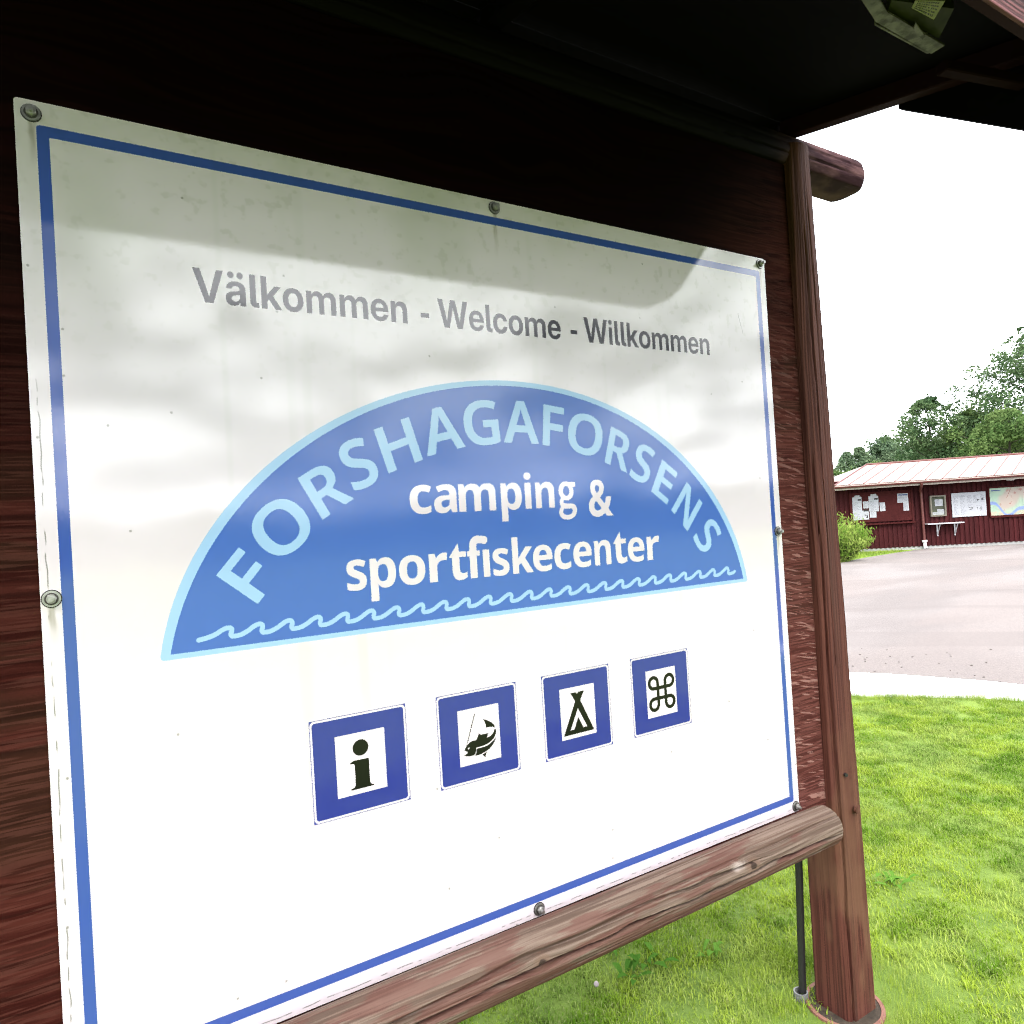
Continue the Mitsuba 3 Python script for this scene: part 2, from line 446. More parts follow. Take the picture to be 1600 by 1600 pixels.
# ------------------------------------------------------------------ lawn
pi = math.pi
rng = np.random.default_rng(4)
LAWN = Polygon([*map(tuple, KERB_IN), (2.0, -9.0), (-6.5, -6.0), (-7.0, 9.0)])
PATCH = 0.30


def patch_mesh(n, seed, tall):
    r = np.random.default_rng(seed)
    V, F = [], []
    cx, cy = r.uniform(-PATCH * 0.58, PATCH * 0.58, (2, 24))
    for k in range(n):
        if r.random() < 0.55:
            j = r.integers(24)
            x, y = cx[j] + r.normal(0, 0.022), cy[j] + r.normal(0, 0.022)
        else:
            x, y = r.uniform(-PATCH * 0.56, PATCH * 0.56, 2)
        h = tall * r.uniform(0.45, 1.0) * (1.5 if r.random() < 0.06 else 1.0)
        w = r.uniform(0.0011, 0.0022)
        a = r.uniform(0, 2 * np.pi)
        lean = r.uniform(0.15, 1.1) * h
        dxy = np.array([np.cos(a), np.sin(a)]) * lean
        s = np.array([-np.sin(a), np.cos(a)]) * w
        base = np.array([x, y])
        mid = base + dxy * 0.35
        tip = base + dxy
        o = len(V)
        V += [(*(base - s), -0.004), (*(base + s), -0.004), (*(mid - s * 0.9), h * 0.58), (*(mid + s * 0.9), h * 0.58), (*tip, h * r.uniform(0.75, 1.0))]
        F += [(o, o + 1, o + 3), (o, o + 3, o + 2), (o + 2, o + 3, o + 4)]
    return trimesh.Trimesh(np.array(V), np.array(F), process=False)


for v in range(6):
    scene[f'lawn_patch_{v}'] = {'type': 'shapegroup', 'blades': mikit.ply(patch_mesh(1500, 50 + v, (0.023, 0.027, 0.031, 0.020, 0.026, 0.034)[v]), 'mat_blade', smooth=True)}
inner = LAWN.buffer(-0.13)
POSTS = [Point(1.606, 0.03).buffer(0.13), Point(-0.606, 0.03).buffer(0.13)]
num = 0
for ix in range(-14, 24):
    for iy in range(-10, 28):
        x, y = ix * PATCH + rng.uniform(-0.03, 0.03), iy * PATCH + rng.uniform(-0.03, 0.03)
        if not inner.contains(Point(x, y)) or math.hypot(x - 1.622, y - 0.034) < 0.22:
            continue
        num += 1
        s = rng.uniform(0.9, 1.12)
        zs = s * rng.uniform(0.8, 1.15)
        scene[f'lawn_grass__{num:03d}'] = {'type': 'instance', 'shapegroup': {'type': 'ref', 'id': f'lawn_patch_{rng.integers(6)}'},
            'to_world': T().translate([x, y, 0]).rotate([0, 0, 1], float(rng.uniform(0, 360))).scale([s, s, zs])}
# a fringe of separately placed small tufts along the kerb, so that the lawn's edge is ragged
scene['lawn_fringe'] = {'type': 'shapegroup', 'blades': mikit.ply((lambda m: (m.apply_scale((0.30, 0.30, 1.0)), m)[1])(patch_mesh(150, 77, 0.05)), 'mat_blade', smooth=True)}
for t in range(60):      # small tufts around the pipe at the post's foot
    a_, q_ = rng.uniform(0, 2 * pi), rng.uniform(0.165, 0.33)
    num += 1
    scene[f'lawn_grass__{num:03d}'] = {'type': 'instance', 'shapegroup': {'type': 'ref', 'id': 'lawn_fringe'},
        'to_world': T().translate([1.622 + q_ * math.cos(a_), 0.034 + q_ * math.sin(a_), 0]).rotate([0, 0, 1], float(rng.uniform(0, 360))).scale([1, 1, float(rng.uniform(0.5, 0.85))])}
edge = LAWN.exterior
for q in np.arange(0, loop_in.length, 0.045):
    p = loop_in.interpolate(q)
    c = Point(p.x + rng.normal(0, 0.03) - 0.045, p.y + rng.normal(0, 0.03) - 0.03)
    if not LAWN.contains(c) or p.y > 8 or p.y < -3:
        continue
    num += 1
    scene[f'lawn_grass__{num:03d}'] = {'type': 'instance', 'shapegroup': {'type': 'ref', 'id': 'lawn_fringe'},
        'to_world': T().translate([c.x, c.y, 0]).rotate([0, 0, 1], float(rng.uniform(0, 360))).scale([1, 1, float(rng.uniform(0.7, 1.2))])}
tag('lawn_grass', 'bright green mown lawn grass with paler dry tufts', 'grass', kind='stuff')
# flat rosettes of broad-leaved weeds among the grass
rw_ = np.random.default_rng(19)
WV, WF = [], []
for i in range(22):
    cx_, cy_ = (rw_.uniform(0.3, 3.6), rw_.uniform(0.3, 2.6)) if i > 7 else (rw_.uniform(0.7, 1.6), rw_.uniform(0.45, 1.3))
    if not inner.contains(Point(cx_, cy_)):
        continue
    for j in range(rw_.integers(7, 13)):
        a_, L_, w__ = rw_.uniform(0, 2 * pi), rw_.uniform(0.03, 0.075), rw_.uniform(0.007, 0.013)
        d_ = np.array([math.cos(a_), math.sin(a_)]); e_ = np.array([-d_[1], d_[0]])
        c_ = np.array([cx_, cy_]) + rw_.normal(0, 0.02, 2)
        h_ = rw_.uniform(0.018, 0.040)
        o = len(WV)
        for t_, ww_, hh_ in ((0.0, 0.1, 0.3), (0.3, 0.8, 0.8), (0.65, 1.0, 1.0), (1.0, 0.05, 0.85)):
            for sgn in (-1, 0, 1):
                q_ = c_ + d_ * L_ * t_ + e_ * w__ * ww_ * sgn
                WV.append((q_[0], q_[1], h_ * hh_ + (0.004 * ww_ if sgn else 0)))
        for m_ in range(3):
            for n_ in range(2):
                b_ = o + m_ * 3 + n_
                WF += [(b_, b_ + 3, b_ + 4), (b_, b_ + 4, b_ + 1)]
leafy('mat_weed', leaf_fn((0.050, 0.130, 0.018), (0.110, 0.230, 0.035), 6.0), 0.5)
put('lawn_weeds', trimesh.Trimesh(np.array(WV), np.array(WF), process=False), 'mat_weed', True)
tag('lawn_weeds', 'flat darker green rosettes of broad-leaved weeds scattered in the lawn', 'weeds', kind='stuff')
# one small clover head in the lawn
clover = trimesh.creation.icosphere(2, 0.0085); clover.vertices *= 1 + 0.25 * (meshkit.noise(clover.vertices * 260) - 0.5)[:, None]
clover.apply_translation((1.012, 0.519, 0.045))
principled('mat_clover', (0.30, 0.26, 0.27), 0.8)
k = thing('clover_flower', 'single small pale clover head in the lawn below the log rail', 'flower')
put(k + '__head', clover, 'mat_clover', True)
put(k + '__stem', tube([(1.010, 0.519, 0), (1.014, 0.520, 0.02), (1.012, 0.519, 0.04)], 0.0012, 6), 'mat_blade', True)

# ------------------------------------------------------------------ the notice shelter
SH = thing('notice_shelter', 'dark red timber shelter with log posts and low roof holding the white sign', 'shelter')


def log_mesh(L, rfun, seed, cracks, nseg=150, step=0.006, chamfer=0.014, flat=None):
    """a debarked pole along +x, its ends chamfered, with drying cracks cut into it; cracks: (angle, depth, width, x0, x1, wander)"""
    xs = np.arange(0, L + step / 2, step)
    xs = np.unique(np.concatenate([xs, [0.002, 0.005, 0.009, L - 0.009, L - 0.005, L - 0.002]]))
    a = np.arange(nseg) * 2 * np.pi / nseg
    X, A = np.meshgrid(xs, a, indexing='ij')
    r = rfun(X)
    cyl = np.stack([X * 2.2, np.cos(A) * 1.2, np.sin(A) * 1.2], -1)
    r = r * (1 + 0.055 * (meshkit.fbm(cyl, 3, seed) - 0.5))
    r = r + 0.0022 * (meshkit.fbm(np.stack([X * 9, np.cos(A) * 16, np.sin(A) * 16], -1), 3, seed + 5) - 0.5)
    for k, (ang, dep, wid, x0, x1, wan) in enumerate(cracks):
        c = ang + wan * (meshkit.fbm(np.stack([X * 3.2, X * 0 + k * 7.3, X * 0], -1), 4, seed + 20 + k) - 0.5) * 2
        dlt = np.abs((A - c + np.pi) % (2 * np.pi) - np.pi) * r
        wob = 0.55 + 0.9 * meshkit.noise(np.stack([X * 14, X * 0, X * 0 + k], -1), seed + 40)
        fade = np.clip((X - x0) / 0.09, 0, 1) * np.clip((x1 - X) / 0.09, 0, 1)
        r = r - dep * fade * np.clip(1 - dlt / (wid * wob * (0.35 + 0.65 * fade) + 1e-6), 0, 1) ** 0.7
    e = np.minimum(X, L - X)
    r = r - np.where(e < chamfer, (chamfer - e) ** 2 / chamfer * 0.9, 0)
    Y, Z = r * np.cos(A), r * np.sin(A)
    if flat is not None:
        Z = np.maximum(Z, flat)
    V = np.stack([X, Y, Z], -1).reshape(-1, 3)
    n = len(xs)
    i, k = np.meshgrid(np.arange(n - 1), np.arange(nseg), indexing='ij')
    p, q = i * nseg + k, i * nseg + (k + 1) % nseg
    F = np.vstack([np.stack([p, p + nseg, q + nseg], -1).reshape(-1, 3), np.stack([p, q + nseg, q], -1).reshape(-1, 3)])
    V = np.vstack([V, [[xs[0], 0, Z[0].mean()]], [[xs[-1], 0, Z[-1].mean()]]])
    c0, c1 = len(V) - 2, len(V) - 1
    kk = np.arange(nseg)
    F = np.vstack([F, np.stack([kk * 0 + c0, kk, (kk + 1) % nseg], 1), np.stack([kk * 0 + c1, (n - 1) * nseg + (kk + 1) % nseg, (n - 1) * nseg + kk], 1)])
    m = trimesh.Trimesh(V, F, process=False)
    m.invert() if m.volume < 0 else None
    return m


# plywood back panel: two sheets with a joint out of sight behind the sign
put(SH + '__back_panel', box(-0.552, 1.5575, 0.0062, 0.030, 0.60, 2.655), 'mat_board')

# the lower rail (left end out of frame)
pi = math.pi
rail = log_mesh(2.018, lambda X: 0.057 + 0.002 * np.sin(X * 2.0), 3,
                [(pi * 1.02, 0.020, 0.0060, 0.15, 2.02, 0.20), (pi * 1.24, 0.016, 0.0050, 1.30, 2.07, 0.10), (pi * 0.84, 0.012, 0.0042, 0.0, 1.70, 0.25), (pi * 1.36, 0.007, 0.003, 0.1, 1.2, 0.2), (pi * 1.17, 0.006, 0.0022, 0.9, 1.5, 0.1), (pi * 0.75, 0.006, 0.0028, 1.1, 2.07, 0.1)], nseg=220, step=0.008, chamfer=0.009)
rail.apply_translation((-0.54, -0.0535, 0.6425))
put(SH + '__rail', rail, 'mat_rail', 35)
# a knot on the rail and a splinter under it
tag(SH + '__rail', 'weathered lower log rail with most of its red paint gone')

# posts: poles sawn flat on the inner side, standing from ground to roof
def post_mesh(seed, cracks):
    L = 2.84
    m = log_mesh(L, lambda X: 0.0870 - 0.0075 * X, seed, cracks, nseg=170, step=0.014, chamfer=0.004)
    v = m.vertices.copy()
    # pole axis x -> z ; local (y, z) -> world (x, y)
    w = np.stack([v[:, 1], v[:, 2], v[:, 0]], 1)
    w[:, 0] -= 0.0075 * w[:, 2]                # the pole tapers; its sawn face stays plumb
    w[:, 0] = np.maximum(w[:, 0], -0.0705)      # sawn face towards the panel
    w[:, 1] = np.maximum(np.minimum(w[:, 1], 0.066), -0.068)
    m.vertices = w
    if m.volume < 0:
        m.invert()
    return m


pc = [(-pi * 0.72, 0.010, 0.0035, 0.0, 1.9, 0.10), (-pi * 0.60, 0.008, 0.0028, 0.25, 2.6, 0.12), (-pi * 0.50, 0.007, 0.0026, 0.0, 2.7, 0.10), (-pi * 0.36, 0.006, 0.0024, 0.9, 2.6, 0.08), (-pi * 0.2, 0.006, 0.0024, 0.1, 2.2, 0.1)]
pm = post_mesh(8, pc)
pm.apply_translation((1.628, 0.034, -0.12))
put(SH + '__post', pm, 'mat_post', 35)
pm2 = post_mesh(15, pc); pm2.vertices = pm2.vertices * [-1, 1, 1]; pm2.invert(); pm2.apply_translation((-0.623, 0.034, -0.12))
put(SH + '__post', pm2, 'mat_post', 35)
# plugged bolt hole and a nail hole on the right post
def disc_on_post(z, ang, r, t, seed=0):
    R = 0.0870 - 0.0075 * z
    d_ = np.array([math.cos(ang), math.sin(ang), 0])
    c = np.array([1.628 - 0.0075 * z, 0.034, z]) + d_ * (R - 0.004)
    m = trimesh.creation.cylinder(r, t, sections=24)
    m.apply_transform(trimesh.geometry.align_vectors([0, 0, 1], d_))
    m.apply_translation(c)
    return m
put(SH + '__wood_plug', disc_on_post(0.640, -pi * 0.45, 0.011, 0.008), 'mat_post', 40)
put(SH + '__nail', disc_on_post(0.755, -pi * 0.60, 0.0055, 0.007), 'mat_rubber', 40)

# ridge log, rafters, roof boarding, fascia
ridge = log_mesh(3.06, lambda X: 0.072 + 0 * X, 31, [(pi * 1.1, 0.006, 0.003, 0.3, 3.0, 0.2), (pi * 0.93, 0.005, 0.0026, 2.0, 3.1, 0.1)], nseg=100, step=0.02, chamfer=0.022, flat=-0.045)
ridge.apply_translation((-1.09, 0.057, 2.704))
# shade under the roof painted in, weathered on the end that sticks out
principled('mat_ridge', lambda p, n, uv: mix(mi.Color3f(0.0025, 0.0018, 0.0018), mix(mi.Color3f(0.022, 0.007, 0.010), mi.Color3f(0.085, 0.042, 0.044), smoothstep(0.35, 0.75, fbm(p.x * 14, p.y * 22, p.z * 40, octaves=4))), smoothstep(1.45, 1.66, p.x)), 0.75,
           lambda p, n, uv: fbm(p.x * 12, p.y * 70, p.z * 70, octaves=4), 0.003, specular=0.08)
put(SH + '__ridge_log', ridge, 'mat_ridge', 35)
principled('mat_dim_wood', (0.016, 0.0045, 0.006), 0.7, specular=0.06)
zr = lambda y: 2.775 - 0.232 * abs(y - 0.05)      # underside of the rafters
for xr in (1.622, 0.53, -0.58):
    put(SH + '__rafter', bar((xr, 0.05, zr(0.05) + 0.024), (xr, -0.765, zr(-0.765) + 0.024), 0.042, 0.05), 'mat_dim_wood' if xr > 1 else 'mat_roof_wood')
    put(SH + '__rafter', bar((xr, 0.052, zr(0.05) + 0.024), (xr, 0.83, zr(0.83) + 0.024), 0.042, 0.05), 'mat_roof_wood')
for s in (-1, 1):
    a = np.array([0, 0.05, zr(0.05) + 0.052]); y1 = 0.05 - s * 0.835
    e = np.array([0, y1, zr(y1) + 0.052])
    q = (e - a) / np.linalg.norm(e - a)
    nrm = np.array([0, -q[2] * np.sign(q[1]), abs(q[1])])
    m = oriented(box(-0.92, 1.648, 0.001, np.linalg.norm(e - a), 0, 0.022), a, np.array([1.0, 0, 0]), q, nrm)
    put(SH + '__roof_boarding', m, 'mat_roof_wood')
    m = oriented(box(-0.93, 1.655, 0.003, np.linalg.norm(e - a) + 0.02, 0.025, 0.033), a, np.array([1.0, 0, 0]), q, nrm)
    put(SH + '__roof_felt', m, 'mat_felt')
# fascia along the front eave; a rough-sawn red plank
put(SH + '__fascia', cbox(-0.92, 1.645, -0.790, -0.7835, 2.452, 2.660, 0.001), 'mat_red_wood')
put(SH + '__fascia_shade_strip', box(-0.915, 1.64, -0.783, -0.766, 2.4535, 2.655), 'mat_dim_wood')  # added strip, its dark colour stands in for the fascia's shaded underside
put(SH + '__fascia', cbox(-0.92, 1.645, 0.870, 0.890, 2.452, 2.660, 0.003), 'mat_red_wood')
principled('mat_brace', (0.010, 0.003, 0.004), 0.8, specular=0.04)
put(SH + '__brace', bar((1.377, -0.551, 2.572), (1.632, -0.610, 2.572), 0.028, 0.026), 'mat_brace')

# verge board closing the gable's front half, deeper towards the eave
vb = Polygon([(-0.30, 2.688), (-0.60, 2.468), (-0.65, 2.453), (-0.79, 2.453), (-0.79, 2.655), (-0.30, 2.765)])
m = trimesh.creation.extrude_polygon(vb, 0.018, engine='earcut')
v = m.vertices; m.vertices = np.stack([1.6565 + v[:, 2], v[:, 0], v[:, 1]], 1)
m.invert() if m.volume < 0 else None
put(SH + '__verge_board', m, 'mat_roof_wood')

# lamp fixture under the roof, right of the middle
LP = thing('shelter_lamp', 'old olive metal lamp housing on a grey bent bracket under the shelter roof', 'lamp')
ZB = 2.556
def slab(pts, z0, z1, lift=0.0):
    g = Polygon(pts)
    g = g if g.exterior.is_ccw else Polygon(list(g.exterior.coords)[::-1])
    m = trimesh.creation.extrude_polygon(g, z1 - z0, engine='earcut'); m.apply_translation((0, 0, z0))
    return m


put(LP + '__housing', slab([(1.0394, -0.6326), (1.1803, -0.6767), (1.2446, -0.6138), (1.0631, -0.6102)], ZB, ZB + 0.085), 'mat_lamp_body')
put(LP + '__label', slab([(1.083, -0.6544), (1.1395, -0.6807), (1.1734, -0.6414), (1.0968, -0.6394)], ZB - 0.001, ZB - 0.0002), 'mat_lamp_label')
lab = np.array([(1.083, -0.6544), (1.1395, -0.6807), (1.1734, -0.6414), (1.0968, -0.6394)])
uvp = lambda u, v: (lab[0] * (1 - u) * (1 - v) + lab[1] * u * (1 - v) + lab[2] * u * v + lab[3] * (1 - u) * v)
ticks = []
r2 = np.random.default_rng(2)
for v0 in (0.12, 0.30, 0.48, 0.66, 0.84):
    u = 0.10
    while u < 0.88:
        w = r2.uniform(0.03, 0.075); h_ = 0.07 if v0 < 0.8 else 0.10
        ticks.append(slab([uvp(u, v0 - h_ / 2), uvp(u + w, v0 - h_ / 2), uvp(u + w, v0 + h_ / 2), uvp(u, v0 + h_ / 2)], ZB - 0.0016, ZB - 0.0011))
        u += w + r2.uniform(0.018, 0.03) + (0.03 if r2.random() < 0.25 else 0)
tag(put(LP + '__small_print', cat(*ticks), 'mat_ink'), kind='stuff')
br = [(0.9694, -0.6143), (1.0024, -0.6306), (1.0489, -0.6179), (1.2623, -0.6162), (1.2621, -0.5883), (1.0542, -0.5915)]
put(LP + '__bracket', slab(br, 2.545, 2.549), 'mat_zinc')
put(LP + '__bracket', box(1.06, 1.255, -0.5879, -0.5845, 2.545, 2.60), 'mat_zinc')
tb = [(1.1244, -0.6315), (1.1817, -0.6188), (1.1865, -0.6107), (1.1368, -0.6192)]
put(LP + '__clip', slab(tb, 2.538, 2.542), 'mat_zinc')

# cable, its conduit and the pipe the post stands in
k = thing('power_cable', 'black cable running up behind the right post from a grey conduit', 'cable')
put(k + '__lead', tube([(1.548, 0.131, -0.02), (1.551, 0.130, 0.08), (1.566, 0.126, 0.45), (1.574, 0.124, 0.75), (1.577, 0.122, 1.4), (1.577, 0.122, 2.60)], 0.0118, 12), 'mat_rubber', True)
ring = lambda ro, ri, z0, z1, n=48: trimesh.creation.annulus(ri, ro, z1 - z0, sections=n)
m = ring(0.022, 0.018, 0, 0.10); m.apply_translation((1.540, 0.131, -0.025)); put(k + '__conduit', m, 'mat_grey_pipe', 40)
principled('mat_earth', lambda p, n, uv: mi.Color3f(0.035, 0.026, 0.018) * (0.5 + fbm(p.x * 60, p.y * 60, 1.0)), 0.95)
k = thing('clay_pipe', 'reddish clay pipe set in the ground around the foot of the right post', 'pipe')
m = ring(0.116, 0.104, 0, 0.2, 72); m.apply_translation((1.622, 0.034, -0.092)); put(k + '__collar', m, 'mat_clay', 40)
m = trimesh.creation.cylinder(0.1035, 0.05, sections=48); m.apply_translation((1.622, 0.034, -0.019)); put(k + '__earth_fill', m, 'mat_earth')

